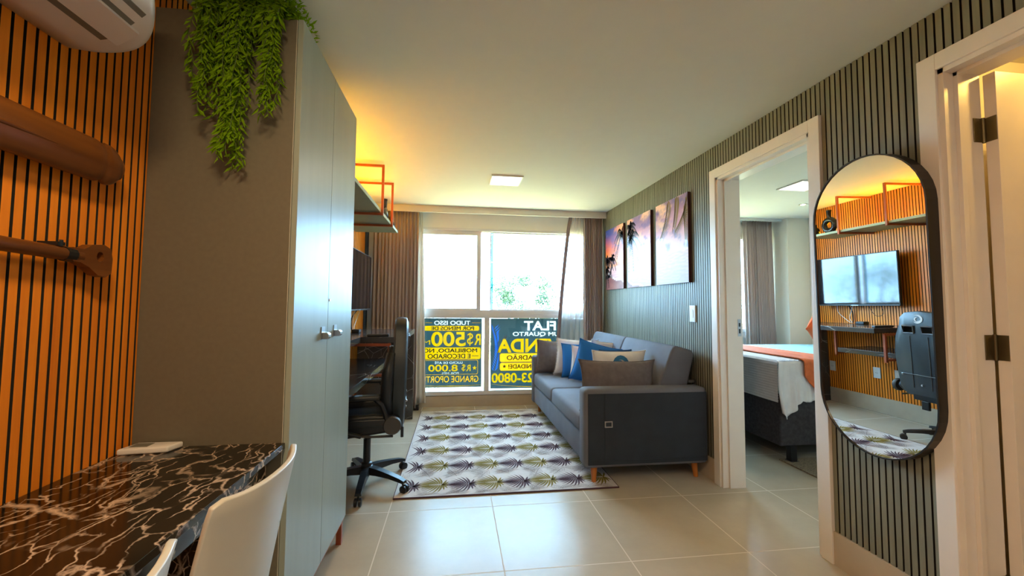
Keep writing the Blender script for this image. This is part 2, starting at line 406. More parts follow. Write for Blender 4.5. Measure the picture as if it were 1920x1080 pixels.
def window(name, x0, x1, z0, z1, y, label, rail=None, mull=None):
    w = thing(name, label, 'window', ((x0+x1)/2, y, z0)); w['kind'] = 'structure'; del w['category']
    t = .035
    bm = bmesh.new()
    box(bm, x0, x0+t, y-.04, y+.05, z0, z1); box(bm, x1-t, x1, y-.04, y+.05, z0, z1)
    box(bm, x0+t, x1-t, y-.04, y+.05, z1-.03, z1); box(bm, x0+t, x1-t, y-.04, y+.05, z0, z0+.045)
    if rail:
        box(bm, x0+t, x1-t, y-.045, y+.05, rail[0], rail[1]-.045)
        box(bm, x0+t, x1-t, y-.03, y+.05, rail[1]-.045, rail[1])
        box(bm, mull[0], mull[1], y-.03, y+.045, z0+.045, rail[0])
    obj('window_frame', bm, 'alu', w)
    return w
# living window
W = window('window_1', WX0, WX1, WZ0, WZ1, YW, 'tall window with sliding panes above and fixed panes with banners below', (1.04, 1.135), (.345, .405))
bm = bmesh.new()     # left sliding sash
def sash(x0, x1, z0, z1, y, t=.045, tb=.02):
    bm = bmesh.new()
    box(bm, x0, x0+t, y-.014, y+.014, z0, z1); box(bm, x1-t, x1, y-.014, y+.014, z0, z1)
    box(bm, x0+t, x1-t, y-.014, y+.014, z1-t, z1); box(bm, x0+t, x1-t, y-.014, y+.014, z0, z0+tb); return bm
bm.free()
s1 = obj('sliding_sash', sash(-.70, .295, 1.135, 2.09, YW-.005, .05), 'alu', W)
obj('pane', B(-.655, .25, YW-.008, YW-.003, 1.155, 2.045), 'glass', s1)
s2 = obj('sliding_sash', sash(.41, 1.62, 1.135, 2.09, YW+.028, .012, .012), 'alu', W)
obj('pane', B(.445, 1.608, YW+.026, YW+.031, 1.147, 2.08), 'glass', s2)
obj('pane_edge', B(.42, .448, YW+.018, YW+.038, 1.147, 2.078), 'blueedge', s2, label='blue-green edge of the sliding pane')
for a, b in ((-.705, .345), (.405, 1.625)):
    obj('pane', B(a, b, YW+.012, YW+.018, .18, 1.04), 'glass', W)
bm = bmesh.new(); box(bm, .27, .42, YW-.018, YW-.006, 2.075, 2.088); obj('sash_catch', bm, 'chrome', W)
W2 = window('window_2', BX0, BX1, BZ0, WZ1, YW, 'bedroom window behind the curtain', None)
obj('pane', B(BX0+.035, BX1-.035, YW, YW+.006, BZ0+.045, WZ1-.03), 'glass', W2)
obj('middle_stile', B(3.15, 3.2, YW-.02, YW+.03, BZ0+.045, WZ1-.03), 'alu', W2)

# bedroom and bathroom shells
struct('wall_bedroom_near', B(XR+.15, 4.6, 1.50, 1.62, 0, ZC), 'bedwall')
bm = bmesh.new(); box(bm, 4.42, 4.6, 1.62, 4.95, 0, ZC); box(bm, 4.12, 4.42, 4.62, 4.95, 0, ZC)
struct('wall_bedroom_right', bm, 'bedwall', 'cream painted bedroom wall with a boxed corner')
struct('wall_bathroom_near', B(XR+.15, 3.2, -.5, -.4, 0, ZC), 'bedwall')
struct('wall_bathroom_right', B(3.1, 3.2, -.4, 1.5, 0, ZC), 'bedwall')
bm = bmesh.new(); box(bm, XR+.16, 4.11, 4.69, 4.70, 2.29, ZC)
struct('trim_2', bm, 'ceil', 'shallow plaster curtain box on the bedroom ceiling')

# ------------------------------------------------------------------ ceiling lights (real lamps)
def panel(x0, x1, y0, y1, label, power, col, group='square ceiling panels'):
    t = thing('ceiling_light', label, 'light', ((x0+x1)/2, (y0+y1)/2, ZC-.012), group)
    bm = bmesh.new(); e = .012
    for a in ((x0, x1, y0, y0+e), (x0, x1, y1-e, y1), (x0, x0+e, y0+e, y1-e), (x1-e, x1, y0+e, y1-e)): box(bm, *a, ZC-.012, ZC)
    obj('frame', bm, 'whiteplastic', t)
    obj('diffuser', B(x0+e, x1-e, y0+e, y1-e, ZC-.008, ZC), 'lamp', t)
    if power:
        a = area('panel_glow', (0, 0, -.006), (0, 0, 0), x1-x0-.03, y1-y0-.03, power, col); a.parent = t
    return t
panel(.29, .57, 3.47, 3.75, 'lit square ceiling panel in the living room, over the rug', 3, WARM)
panel(3.01, 3.31, 3.19, 3.49, 'lit square ceiling panel over the bed', 4, WARM)
t = thing('recessed_spotlight', 'small round recessed spotlight near the bedroom curtain', 'light', (3.75, 3.98, ZC-.01))
bm = bmesh.new(); lathe(bm, [(.022, ZC-.003), (.045, ZC-.006), (.045, ZC), (.022, ZC)], (3.75, 3.98, 0), 20, cap=False); obj('bezel', bm, 'whiteplastic', t, smooth=True)
bm = bmesh.new(); lathe(bm, [(.022, ZC-.003), (.022, ZC)], (3.75, 3.98, 0), 20); obj('bulb', bm, 'spot', t)
# panel over the dining table, outside the frame but part of the place
panel(-.42, -.14, .12, .40, 'square ceiling panel over the dining table', 11.5, (1.0, .70, .36))
panel(.75, 1.03, -.75, -.47, 'square ceiling panel near the entrance', 7, (1.0, .80, .58))
# added bathroom lamp, unseen, for the yellow glow on the door leaf
t = thing('added_bathroom_light', 'added small warm lamp in the bathroom for the glow on the door leaf', 'light', (2.30, .98, ZC-.03))
bm = bmesh.new(); lathe(bm, [(.05, ZC), (.05, ZC-.015), (.035, ZC-.03)], (2.30, .98, 0), 20); obj('glass_cover', bm, 'lamp', t, smooth=True)
l = bpy.data.lights.new('added_bathroom_bulb', 'POINT'); l.energy = 6; l.color = (1, .58, .12); l.shadow_soft_size = .03
lo = bpy.data.objects.new('added_bathroom_bulb', l); C.objects.link(lo); lo.parent = t; lo.location = (0, 0, -.05)

# ------------------------------------------------------------------ wardrobe
WXF, WY0, WY1, WZT = -.54, 1.465, 2.235, 2.187
t = thing('wardrobe', 'tall sage grey two-door wardrobe standing against the orange slat wall', 'wardrobe', (-.77, 1.85, 0))
bm = bmesh.new()
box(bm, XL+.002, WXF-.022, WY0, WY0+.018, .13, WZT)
obj('side_panel', bm, 'wardside_shaded', t, label='side panel facing the table, its warm shade put into the colour')
bm = bmesh.new(); box(bm, WXF-.022, WXF-.0205, WY0, WY0+.018, .13, WZT)
obj('edge_band', bm, 'edge', t)
bm = bmesh.new()
box(bm, XL+.002, WXF-.022, WY1-.018, WY1, .13, WZT); box(bm, XL+.002, WXF-.022, WY0+.018, WY1-.018, WZT-.018, WZT)
box(bm, XL+.002, WXF-.022, WY0+.018, WY1-.018, .13, .148); box(bm, XL+.002, XL+.01, WY0+.018, WY1-.018, .148, WZT-.018)
obj('body', bm, 'wardrobe', t)
ymid = 1.84
for a, b, hy in ((WY0, ymid-.0015, 1.775), (ymid+.0015, WY1, 1.945)):
    d = obj('door', B(WXF-.018, WXF, a, b, .128, WZT+.002, bev=.001), 'wardrobe', t)
    bm = bmesh.new()
    box(bm, WXF, WXF+.004, hy-.022, hy+.022, 1.055, 1.105)
    prism(bm, [(WXF+.004, 1.083), (WXF+.022, 1.083), (WXF+.030, 1.075), (WXF+.030, 1.062), (WXF+.024, 1.055), (WXF+.004, 1.055)], 'y', hy-.018, hy+.018, bev=.002)
    obj('handle', bm, 'chrome', d)
    if hy > 1.9:
        bm = bmesh.new(); lathe(bm, [(.006, WXF), (.006, WXF+.003)], (0, ymid+.016, 1.215), 12, 'x'); obj('lock', bm, 'chrome', d)
bm = bmesh.new()
box(bm, XL+.004, WXF-.006, WY0, WY1, .112, .128)
for yy in (WY0+.01, WY1-.035):
    for xx in (XL+.03, WXF-.035): box(bm, xx, xx+.025, yy, yy+.025, 0, .112)
box(bm, XL+.03, WXF-.02, WY0+.01, WY0+.03, 0, .02)
obj('base_frame', bm, 'red', t, label='rust red metal base frame')

# ------------------------------------------------------------------ hanging vine on the wardrobe
random.seed(5)
t = thing('hanging_vine', 'bushy green trailing plant hanging down from the top of the wardrobe', 'plant', (-.74, 1.56, WZT+.002))
lb = bmesh.new(); sb = bmesh.new()
def leaf(bm, p, d, ln, wd, mi=0):
    d = d.normalized(); s = d.cross(Vector((random.uniform(-1, 1), random.uniform(-1, 1), random.uniform(-.6, .6)))).normalized()
    n = d.cross(s); m = p + d*ln*.45 + n*ln*.05
    v = [bm.verts.new(q) for q in (p, m+s*wd, p+d*ln - n*ln*.12, m-s*wd)]
    bm.faces.new(v).material_index = mi
clusters = [(-.815, .030, 1.80, 11), (-.735, .034, 1.63, 22), (-.612, .028, 1.80, 15), (-.77, .075, 1.93, 20), (-.66, .06, 2.04, 16)]
for cx, sp, zb, n in clusters:
    for i in range(n):
        x = random.gauss(cx, sp*.55); y0 = random.uniform(WY0+.02, WY0+.2); 
        x = max(-.95, min(-.56, x))
        zend = zb + abs(random.gauss(0, .11)); out = random.uniform(.025, .085)
        pts = [Vector((min(-.58, x+random.uniform(-.05, .05)), y0, WZT+.01)), Vector((x, (y0+WY0)/2, WZT+random.uniform(.04, .11))), Vector((x, WY0-out*.6, WZT+.02))]
        L_ = WZT-zend; ns = max(3, int(L_/.03)); dx = random.uniform(-.02, .02)
        for k in range(1, ns+1):
            f = k/ns; pts.append(Vector((min(-.565, x+dx*f+.008*sin(9*f+i)), WY0-out-.012*sin(5*f+i), WZT-L_*f)))
        tube(sb, pts, .0011, 4, False)
        for a, b in zip(pts, pts[1:]):
            seg = (b-a); m_ = max(2, int(seg.length/.0085))
            for q in range(m_):
                p = a+seg*(q/m_); dd = seg.normalized()
                side = Vector((random.uniform(-1, 1), random.uniform(-1, .45), random.uniform(-.2, .2))).normalized()
                leaf(lb, p, dd*.9+side*.7, random.uniform(.026, .046), random.uniform(.0034, .0058))
for i in range(1400):      # leaves of the tuft on top
    x = random.uniform(-.90, -.565); y = random.uniform(WY0-.05, WY0+.2); z = WZT+random.uniform(.0, .12)
    leaf(lb, Vector((x, y, z)), Vector((random.uniform(-1, 1), random.uniform(-1, .4), random.uniform(-.5, .8))), random.uniform(.02, .04), random.uniform(.003, .005))
for v in lb.verts:
    if v.co.y > WY0-.004 and v.co.z < WZT+.004: v.co.y = WY0-.004-random.uniform(0, .004)
    v.co.z = min(v.co.z, ZC-.003)
lf = obj('foliage', lb, 'leaf', t, recalc=False); lf['kind'] = 'stuff'
st = obj('stems', sb, 'stem', t, recalc=False); st['kind'] = 'stuff'
bm = bmesh.new(); lathe(bm, [(.05, WZT+.002), (.065, WZT+.06), (.062, WZT+.065), (.045, WZT+.05)], (-.73, WY0+.14, 0), 24); obj('pot', bm, 'black', t, smooth=True)

# ------------------------------------------------------------------ dining table and chairs
t = thing('dining_table', 'black veined marble wall table beside the wardrobe', 'table', (-.79, .6, 0))
TZ = .742
obj('tabletop', B(XL+.002, -.55, -.5, WY0-.004, TZ-.02, TZ, bev=.002), 'blackmarble', t)
obj('apron', B(XL+.01, -.600, -.45, WY0-.02, TZ-.10, TZ-.021), 'blackmarble', t)
obj('end_panel', B(XL+.01, -.60, -.5, -.47, 0, TZ-.101), 'blackmarble', t)
obj('end_panel', B(XL+.01, -.60, WY0-.04, WY0-.02, 0, TZ-.101), 'blackmarble', t)

def plastic_chair(loc, rz, label, grp=None):
    """white moulded chair facing +X in its own frame; origin on the floor under the seat"""
    t = thing('dining_chair', label, 'chair', loc, grp, rz)
    # back shell: curved grid, thick
    bm = bmesh.new(); n, m = 16, 12; g = []
    for j in range(m+1):
        v = j/m; row = []
        hw = .172 - .006*v
        for i in range(n+1):
            u = -1+2*i/n
            x = -.19 - .055*v - .01*(v**2) + .050*abs(u)**2.2*(1-.2*v)
            ztop = .855 - .012*(1-abs(u)**4) 
            z = .47 + (ztop-.47)*v
            if abs(u) > .9 and v > .9: z -= .012*((abs(u)-.9)/.1)*((v-.9)/.1)
            row.append((x, u*hw, z))
        g.append(row)
    V = [[bm.verts.new(p) for p in r] for r in g]
    for j in range(m):
        for i in range(n): bm.faces.new((V[j][i], V[j][i+1], V[j+1][i+1], V[j+1][i]))
    o = obj('backrest', bm, 'chairplastic', t, smooth='all', world=False)
    sm = o.modifiers.new('s', 'SOLIDIFY'); sm.thickness = .012; sm.offset = 0
    bv = o.modifiers.new('b', 'BEVEL'); bv.width = .003; bv.segments = 2; bv.angle_limit = radians(60)
    bm = bmesh.new(); V = []
    for j in range(13):
        v = j/12; row = []
        for i in range(13):
            u = -1+2*i/12; x = -.21+.42*v
            row.append(bm.verts.new((x, u*(.185-.02*v), .455-.018*(1-u*u)*sin(pi*min(1, v*1.1)) - .03*max(0, v-.85)**1/.15*.6)))
        V.append(row)
    for j in range(12):
        for i in range(12): bm.faces.new((V[j][i], V[j][i+1], V[j+1][i+1], V[j+1][i]))
    o = obj('seat', bm, 'chairplastic', t, smooth='all', world=False)
    sm = o.modifiers.new('s', 'SOLIDIFY'); sm.thickness = .014; sm.offset = 0
    for sx in (-1, 1):
        for sy in (-1, 1):
            bm = bmesh.new(); tube(bm, [(sx*.15, sy*.15, .44), (sx*.17, sy*.165, .25), (sx*(.22), sy*.20, 0)], [.018, .015, .011], 10)
            obj('leg', bm, 'chairplastic', t, smooth=True, world=False)
    return t
plastic_chair((-.625, .968, 0), pi-.04, 'white moulded plastic chair nearest the wardrobe, seen from behind', 'white chairs at the marble table')
plastic_chair((-.64, .545, 0), pi-.04, 'second white moulded plastic chair, only a corner showing at the bottom edge', 'white chairs at the marble table')

# remote/phone on the table
bm = bmesh.new(); prism(bm, [(-.995, 1.385), (-.865, 1.40), (-.85, 1.452), (-.98, 1.452)], 'z', TZ+.001, TZ+.019, bev=.005)
t = thing('remote_control', 'white air conditioner remote lying on the marble table against the wall', 'remote', (-.92, 1.42, TZ))
obj('body', bm, 'whiteplastic', t, smooth=True)
obj('display', B(-.975, -.925, 1.405, 1.44, TZ+.0185, TZ+.0198), 'greyplastic', t)

# ------------------------------------------------------------------ air conditioner
t = thing('air_conditioner', 'white split air conditioner mounted high on the orange slat wall', 'air conditioner', (-.90, .78, 1.86))
AY0, AY1 = .34, 1.182
prof = [(-1.009, 1.858), (-.95, 1.852), (-.86, 1.856), (-.79, 1.872), (-.735, 1.905), (-.705, 1.955), (-.70, 2.05), (-.715, 2.13), (-.76, 2.16), (-1.009, 2.165)]
def resample(P_, n=5):
    out = [P_[0]]
    for i in range(len(P_)-1):
        p0, p1, p2, p3 = P_[max(i-1, 0)], P_[i], P_[i+1], P_[min(i+2, len(P_)-1)]
        if i in (0, len(P_)-2): out.append(p2); continue
        for k in range(1, n+1):
            s = k/n; out.append(tuple(.5*((2*b_)+(-a_+c_)*s+(2*a_-5*b_+4*c_-d_)*s*s+(-a_+3*b_-3*c_+d_)*s**3) for a_, b_, c_, d_ in zip(p0, p1, p2, p3)))
    return out
prof = resample(prof)
def acend(x): return AY1-.19*((x+1.01)/.31)**4
def accs(sc, fy):
    cx_, cz_ = -.93, 2.01
    P_ = [(max(-1.009, cx_+(p[0]-cx_)*sc), cz_+(p[1]-cz_)*sc) for p in prof]
    return [(p[0], fy(p[0]), p[1]) for p in P_]
bm = bmesh.new()
ring_loft(bm, [accs(.9, lambda x: AY0), accs(1, lambda x: AY0+.03)] + [accs(1, lambda x, q=q: AY0+.03+(acend(x)-.016-AY0-.03)*q) for q in (.3, .6, .85, 1)] + [accs(.985, lambda x: acend(x)-.005), accs(.95, acend)], True, True)
o = obj('casing', bm, 'whiteplastic', t, smooth='all')
def zb(x):
    for a_, b_ in zip(prof, prof[1:]):
        if a_[0] <= x <= b_[0]: return a_[1]+(b_[1]-a_[1])*(x-a_[0])/(b_[0]-a_[0])
def under(x0, x1, y0, y1a, y1b, d0, d1):
    bm = bmesh.new(); c = [(x, y, zb(x)-d) for d in (d1, d0) for x, y in ((x0, y0), (x1, y0), (x1, y1b), (x0, y1a))]
    v = [bm.verts.new(p) for p in c]
    for f in ((0,1,2,3),(7,6,5,4),(0,4,5,1),(1,5,6,2),(2,6,7,3),(3,7,4,0)): bm.faces.new([v[i] for i in f])
    return bm
obj('outlet_slot_shade', under(-.795, -.750, AY0+.08, 1.075, 1.06, -.002, .0015), 'greyplastic', t)  # outlet recess shown as a thin strip, its shade in the dark colour
obj('louver', under(-.862, -.792, AY0+.07, 1.13, 1.10, -.001, .007), 'whiteplastic', t)
obj('outlet_slot_shade', under(-.888, -.866, AY0+.08, 1.115, 1.11, -.002, .0015), 'greyplastic', t)  # second slot, dark colour for the shade inside it

# ------------------------------------------------------------------ paddles on the wall
def paddle_blade():
    t = thing('wooden_paddle', 'varnished dark wood paddle blade hung on the orange slat wall, the upper one', 'paddle', (-.98, .9, 1.55), 'paddles on the slat wall')
    bm = bmesh.new(); rings = []
    yt = 1.305
    for k in range(61):
        f = 1-(1-k/60)**1.8; y = .45+(yt-.45)*f
        hw = .058*min(1, (1-f)/.10+.02)**.5 if f > .9 else .058*min(1, .45+f*1.4)
        if f > .93: hw = .058*max(.3, 1-((f-.93)/.07)**3)**.5
        zc = 1.582; ring = []
        for a in range(16):
            an = 2*pi*a/16
            ring.append((-.972+.016*sin(an)*(1 if sin(an) < 0 else 1.5)*(.35+.65*hw/.058), y, zc+hw*cos(an)))
        rings.append(ring)
    ring_loft(bm, rings); obj('blade', bm, 'paddle', t, smooth='all')
    bm = bmesh.new(); tube(bm, [(-.955, .1, 1.578), (-.955, .75, 1.578), (-.952, 1.15, 1.578)], [.013, .013, .003], 10)
    obj('shaft', bm, 'paddle', t, smooth=True)
    bm = bmesh.new(); box(bm, XL, -.985, .9, .92, 1.50, 1.53); obj('wall_hook', bm, 'black', t)
    return t
paddle_blade()
t = thing('wooden_paddle', 'varnished wood paddle with a pierced grip hung on the orange slat wall, the lower one', 'paddle', (-.98, .9, 1.31), 'paddles on the slat wall')
bm = bmesh.new(); tube(bm, [(-.975, .2, 1.345), (-.975, .7, 1.335), (-.975, 1.10, 1.322), (-.975, 1.20, 1.318)], .0165, 12); obj('shaft', bm, 'paddle', t, smooth=True)
bm = bmesh.new()   # grip plate with hole
out = [(1.17, 1.338), (1.20, 1.337), (1.225, 1.352), (1.26, 1.357), (1.283, 1.347), (1.290, 1.32), (1.288, 1.28), (1.27, 1.268), (1.245, 1.272), (1.215, 1.292), (1.19, 1.302), (1.17, 1.304)]
hole = [(1.249 + .0115*cos(a), 1.322+.014*sin(a)) for a in [2*pi*k/12 for k in range(12)]]
hc = (1.249, 1.322)
def ang(p): return math.atan2(p[1]-hc[1], p[0]-hc[0])
out.sort(key=ang); hole.sort(key=ang)
for x0, x1 in ((-.988, -.962),):
    ov = [[bm.verts.new((x, *p)) for p in out] for x in (x0, x1)]; hv = [[bm.verts.new((x, *p)) for p in hole] for x in (x0, x1)]
    n = 12
    for s in (0, 1):
        for i in range(n): bm.faces.new((ov[s][i], ov[s][(i+1) % n], hv[s][(i+1) % n], hv[s][i]))
    for i in range(n):
        bm.faces.new((ov[0][i], ov[0][(i+1) % n], ov[1][(i+1) % n], ov[1][i])); bm.faces.new((hv[0][i], hv[0][(i+1) % n], hv[1][(i+1) % n], hv[1][i]))
obj('grip', bm, 'paddle', t)
bm = bmesh.new(); tube(bm, [(-.975, 1.155, 1.320), (-.975, 1.18, 1.319)], .0185, 12)
box(bm, XL, -.965, 1.13, 1.15, 1.338, 1.347); tube(bm, [(-.966, 1.14, 1.336), (-.966, 1.14, 1.352)], .004, 8)
obj('wall_hook', bm, 'black', t)

# ------------------------------------------------------------------ wall shelf, its frames and the vase
t = thing('wall_shelf', 'grey-green wall shelf held by rust red metal frames under the ceiling', 'shelf', (-.80, 3.3, 1.93))
SX, SY0, SY1, SZ = -.60, 2.32, 4.27, 1.925
obj('board', B(XL+.002, SX-.003, SY0, SY1, SZ, SZ+.022), 'shelf', t)
obj('edge_band', B(SX-.003, SX, SY0, SY1, SZ-.001, SZ+.023), 'shelfedge', t)
for yy in (3.33, 3.82):
    bm = bmesh.new(); s = .018
    box(bm, XL+.002, SX+.002+s, yy-s/2, yy+s/2, ZC-.012-s, ZC-.012)
    box(bm, SX+.002, SX+.002+s, yy-s/2, yy+s/2, SZ-.004-s, ZC-.012-s)
    box(bm, XL+.002, SX+.002, yy-s/2, yy+s/2, SZ-.003-s, SZ-.003)
    obj('metal_frame', bm, 'red', t)
ls = obj('led_strip', B(XL+.004, XL+.016, SY0+.01, SY1-.03, SZ+.024, SZ+.034), 'ledyellow', t)
# ring shaped vase
t = thing('ring_vase', 'black ceramic ring-shaped vase with a short neck on the wall shelf', 'vase', (-.69, 4.02, SZ+.022))
bm = bmesh.new(); R0, r0 = .062, .030; rings = []
for k in range(33):
    a = 2*pi*k/32
    rings.append([(-.69+(r0*.9)*sin(b), 4.02+(R0+r0*cos(b))*cos(a), SZ+.022+R0+r0+(R0+r0*cos(b))*sin(a)) for b in [2*pi*j/14 for j in range(14)]])
ring_loft(bm, rings, True, False); bmesh.ops.remove_doubles(bm, verts=bm.verts, dist=1e-5)
obj('ring_body', bm, 'ceramic', t, smooth='all')
bm = bmesh.new(); zt = SZ+.022+2*(R0+r0)
lathe(bm, [(.022, zt-.03), (.020, zt), (.022, zt+.05), (.026, zt+.075), (.018, zt+.075), (.012, zt)], (-.69, 4.02, 0), 20); obj('neck', bm, 'ceramic', t, smooth=True)
t = thing('round_vase', 'small black round bottle standing at the far end of the wall shelf', 'vase', (-.66, 4.17, SZ+.022))
bm = bmesh.new(); z0 = SZ+.0225
lathe(bm, [(.03, z0), (.042, z0+.03), (.040, z0+.06), (.02, z0+.085), (.012, z0+.10), (.014, z0+.12)], (-.66, 4.17, 0), 24); obj('body', bm, 'ceramic', t, smooth='all')

# ------------------------------------------------------------------ desk
t = thing('marble_desk', 'brown-grey marble desk with a raised counter and a low worktop along the slat wall', 'desk', (-.75, 3.4, 0))
obj('counter_top', B(XL+.006, -.43, 3.38, 4.495, .892, .937, bev=.0015), 'greymarble', t)
obj('counter_top', B(XL+.006, -.74, 2.30, 3.378, .892, .937, bev=.0015), 'greymarble', t)
obj('end_panel', B(XL+.006, -.432, 4.45, 4.494, 0, .890, bev=.0015), 'greymarble', t)
obj('worktop', B(XL+.006, -.60, 2.26, 3.93, .655, .70, bev=.0015), 'greymarble', t)
for yy in (3.36, 3.955):
    bm = bmesh.new(); s = .02
    xo = -.505 if yy < 3.5 else -.60
    box(bm, XL+.006, xo, yy-s/2, yy+s/2, .868, .889); box(bm, xo-s, xo, yy-s/2, yy+s/2, .62, .868); box(bm, XL+.006, xo-s, yy-s/2, yy+s/2, .632, .652)
    obj('metal_frame', bm, 'red', t)
for yy in (2.30,):
    bm = bmesh.new(); box(bm, XL+.006, -.62, yy, yy+.03, 0, .653); obj('support_panel', bm, 'greymarble', t)

# ------------------------------------------------------------------ television
t = thing('television', 'flat screen television mounted on the orange slat wall above the desk', 'television', (-.92, 3.97, 1.13))
obj('casing', B(-.915, -.885, 3.50, 4.445, 1.138, 1.690, bev=.004), 'black', t)
obj('screen', B(-.886, -.8835, 3.508, 4.437, 1.152, 1.682), 'screen', t)
bm = bmesh.new(); box(bm, XL+.001, -.915, 3.75, 4.2, 1.25, 1.55); obj('wall_bracket', bm, 'black', t)
bm = bmesh.new(); box(bm, -.884, -.8825, 3.93, 4.01, 1.141, 1.146); obj('logo_bar', bm, 'chrome', t)
# things on the counter
def cable(name, pts, r, mat, label):
    bm = bmesh.new()
    P = [Vector(p) for p in pts]; q = []
    for i in range(len(P)-1):
        p0, p1, p2, p3 = P[max(i-1, 0)], P[i], P[i+1], P[min(i+2, len(P)-1)]
        for k in range(8):
            s = k/8; q.append(.5*((2*p1)+(-p0+p2)*s+(2*p0-5*p1+4*p2-p3)*s*s+(-p0+3*p1-3*p2+p3)*s**3))
    q.append(P[-1]); tube(bm, q, r, 6)
    o = obj(name, bm, mat, smooth=True); tag(o, label, 'cable', 'cables under the television'); return center(o)
cable('power_cable', [(-.93, 4.22, 1.15), (-.97, 4.25, 1.06), (-.975, 4.17, .985), (-.96, 4.10, .945)], .003, 'whiteplastic', 'white cable curving from the television down to the counter, farther from the chair')
cable('signal_cable', [(-.93, 4.03, 1.15), (-.97, 4.09, 1.08), (-.975, 4.12, 1.0), (-.97, 4.09, .945)], .003, 'whiteplastic', 'white cable hanging from the middle of the television to the counter')
cable('black_cable', [(-.93, 3.86, 1.15), (-.97, 3.85, 1.06), (-.975, 3.80, 1.025), (-.97, 3.74, 1.06), (-.93, 3.73, 1.15)], .0025, 'black', 'thin black cable loop hanging under the television')
cable('antenna_cable', [(-.93, 4.09, 1.15), (-.98, 4.09, 1.07), (-.985, 4.09, .99), (-.98, 4.09, .945)], .006, 'black', 'thick black cable running straight down behind the counter')
bm = bmesh.new(); prism(bm, [(-.93, 3.86), (-.86, 3.86), (-.86, 3.95), (-.93, 3.95)], 'z', .938, .968, bev=.005)
o = obj('media_box', bm, 'black', smooth=True); tag(o, 'small black box on the counter under the television', 'media player'); center(o)
bm = bmesh.new(); prism(bm, [(-.70, 3.42), (-.535, 3.46), (-.545, 3.505), (-.71, 3.465)], 'z', .938, .956, bev=.006)
o = obj('tv_remote', bm, 'black', smooth=True); tag(o, 'black remote lying at the near end of the counter', 'remote'); center(o)
for yy, zz, lb_ in ((4.40, .42, 'white wall outlet on the orange slats beside the end panel of the desk'), (3.88, .42, 'white wall outlet on the orange slats under the desk, middle of three'), (3.66, .42, 'white wall outlet on the orange slats nearest the office chair')):
    t = thing('wall_outlet', lb_, 'outlet', (XL, yy, zz), 'outlets under the desk')
    obj('plate', B(XL+.0005, XL+.009, yy-.037, yy+.037, zz-.057, zz+.057, bev=.002), 'outlet', t)
    bm = bmesh.new()
    for a in (-.01, 0, .01): lathe(bm, [(.0026, XL+.0092), (.0026, XL+.0098)], (0, yy+a, zz+(0 if a else -.004)), 8, 'x')
    obj('socket', bm, 'black', t)

# ------------------------------------------------------------------ office chair (faces -X, so local +X is its back)
t = thing('office_chair', 'black high-backed gaming chair with armrests on a five-star base, pushed up to the desk', 'chair', (-.575, 2.90, 0), rotz=radians(7))
K = dict(parent=t, world=False)
bm = bmesh.new(); lathe(bm, [(.035, .10), (.035, .145), (.024, .15), (.024, .30), (.017, .30), (.017, .40)], n=20); obj('gas_cylinder', bm, 'black', smooth=True, **K)
bm = bmesh.new(); lathe(bm, [(.045, .085), (.045, .12), (.03, .13)], n=20); hub = obj('star_base', bm, 'black', smooth=True, **K)
base_angles = [radians(a) for a in (-86, -30, 48, 118, 193)]
for a in base_angles:
    a -= radians(8); d = Vector((cos(a), sin(a), 0)); s = Vector((-sin(a), cos(a), 0))
    bm = bmesh.new()
    rings = []
    for f, wdt, zt, zb in ((.02, .028, .125, .075), (.10, .027, .120, .080), (.20, .024, .105, .078), (.28, .022, .090, .068), (.315, .020, .078, .062)):
        c = d*f; rings.append([c+s*wdt+Vector((0, 0, zb)), c+s*wdt*.8+Vector((0, 0, zt)), c-s*wdt*.8+Vector((0, 0, zt)), c-s*wdt+Vector((0, 0, zb))])
    ring_loft(bm, rings); obj('base_leg', bm, 'black', **K)
    bm = bmesh.new(); c = d*.30
    tube(bm, [c+Vector((0, 0, .07)), c+Vector((0, 0, .03))], .006, 8)
    for sg in (-1, 1):
        c2 = c + s*.013*sg + d*.012; rings = []
        for h, rr in ((-.009, .020), (-.006, .025), (.006, .025), (.009, .020)):
            rings.append([c2 + s*h + d*rr*cos(q) + Vector((0, 0, .0255+rr*sin(q))) for q in [2*pi*k/18 for k in range(18)]])
        ring_loft(bm, rings)
    obj('caster', bm, 'black', smooth=True, **K)
# mechanism, seat
bm = bmesh.new(); box(bm, -.16, .14, -.10, .10, .36, .40, bev=.008); obj('seat_mechanism', bm, 'black', **K)
bm = bmesh.new(); tube(bm, [(.05, .08, .375), (.05, .2, .37), (.05, .25, .355)], [.006, .006, .011], 8); obj('lever', bm, 'black', smooth=True, **K)
def padded(bm, pts_side, y0, y1, bev=.02): prism(bm, pts_side, 'y', y0, y1, bev=bev)
bm = bmesh.new(); padded(bm, [(-.30, .40), (-.25, .385), (.18, .395), (.21, .44), (.20, .475), (-.20, .465), (-.28, .455), (-.31, .43)], -.19, .19, .018); obj('seat', bm, 'blackfab', smooth=True, **K)
for sg in (-1, 1):
    bm = bmesh.new(); padded(bm, [(-.30, .395), (-.10, .375), (.16, .40), (.22, .46), (.20, .50), (.05, .515), (-.15, .51), (-.28, .47)], *(sorted((sg*.185, sg*.25))), .02)
    obj('seat_bolster', bm, 'blackfab', smooth=True, **K)
    bm = bmesh.new(); tube(bm, [(-.30, sg*.252, .405), (-.12, sg*.256, .40), (.05, sg*.256, .385), (.17, sg*.252, .38)], .008, 6); obj('piping', bm, 'greytrim', smooth=True, **K)
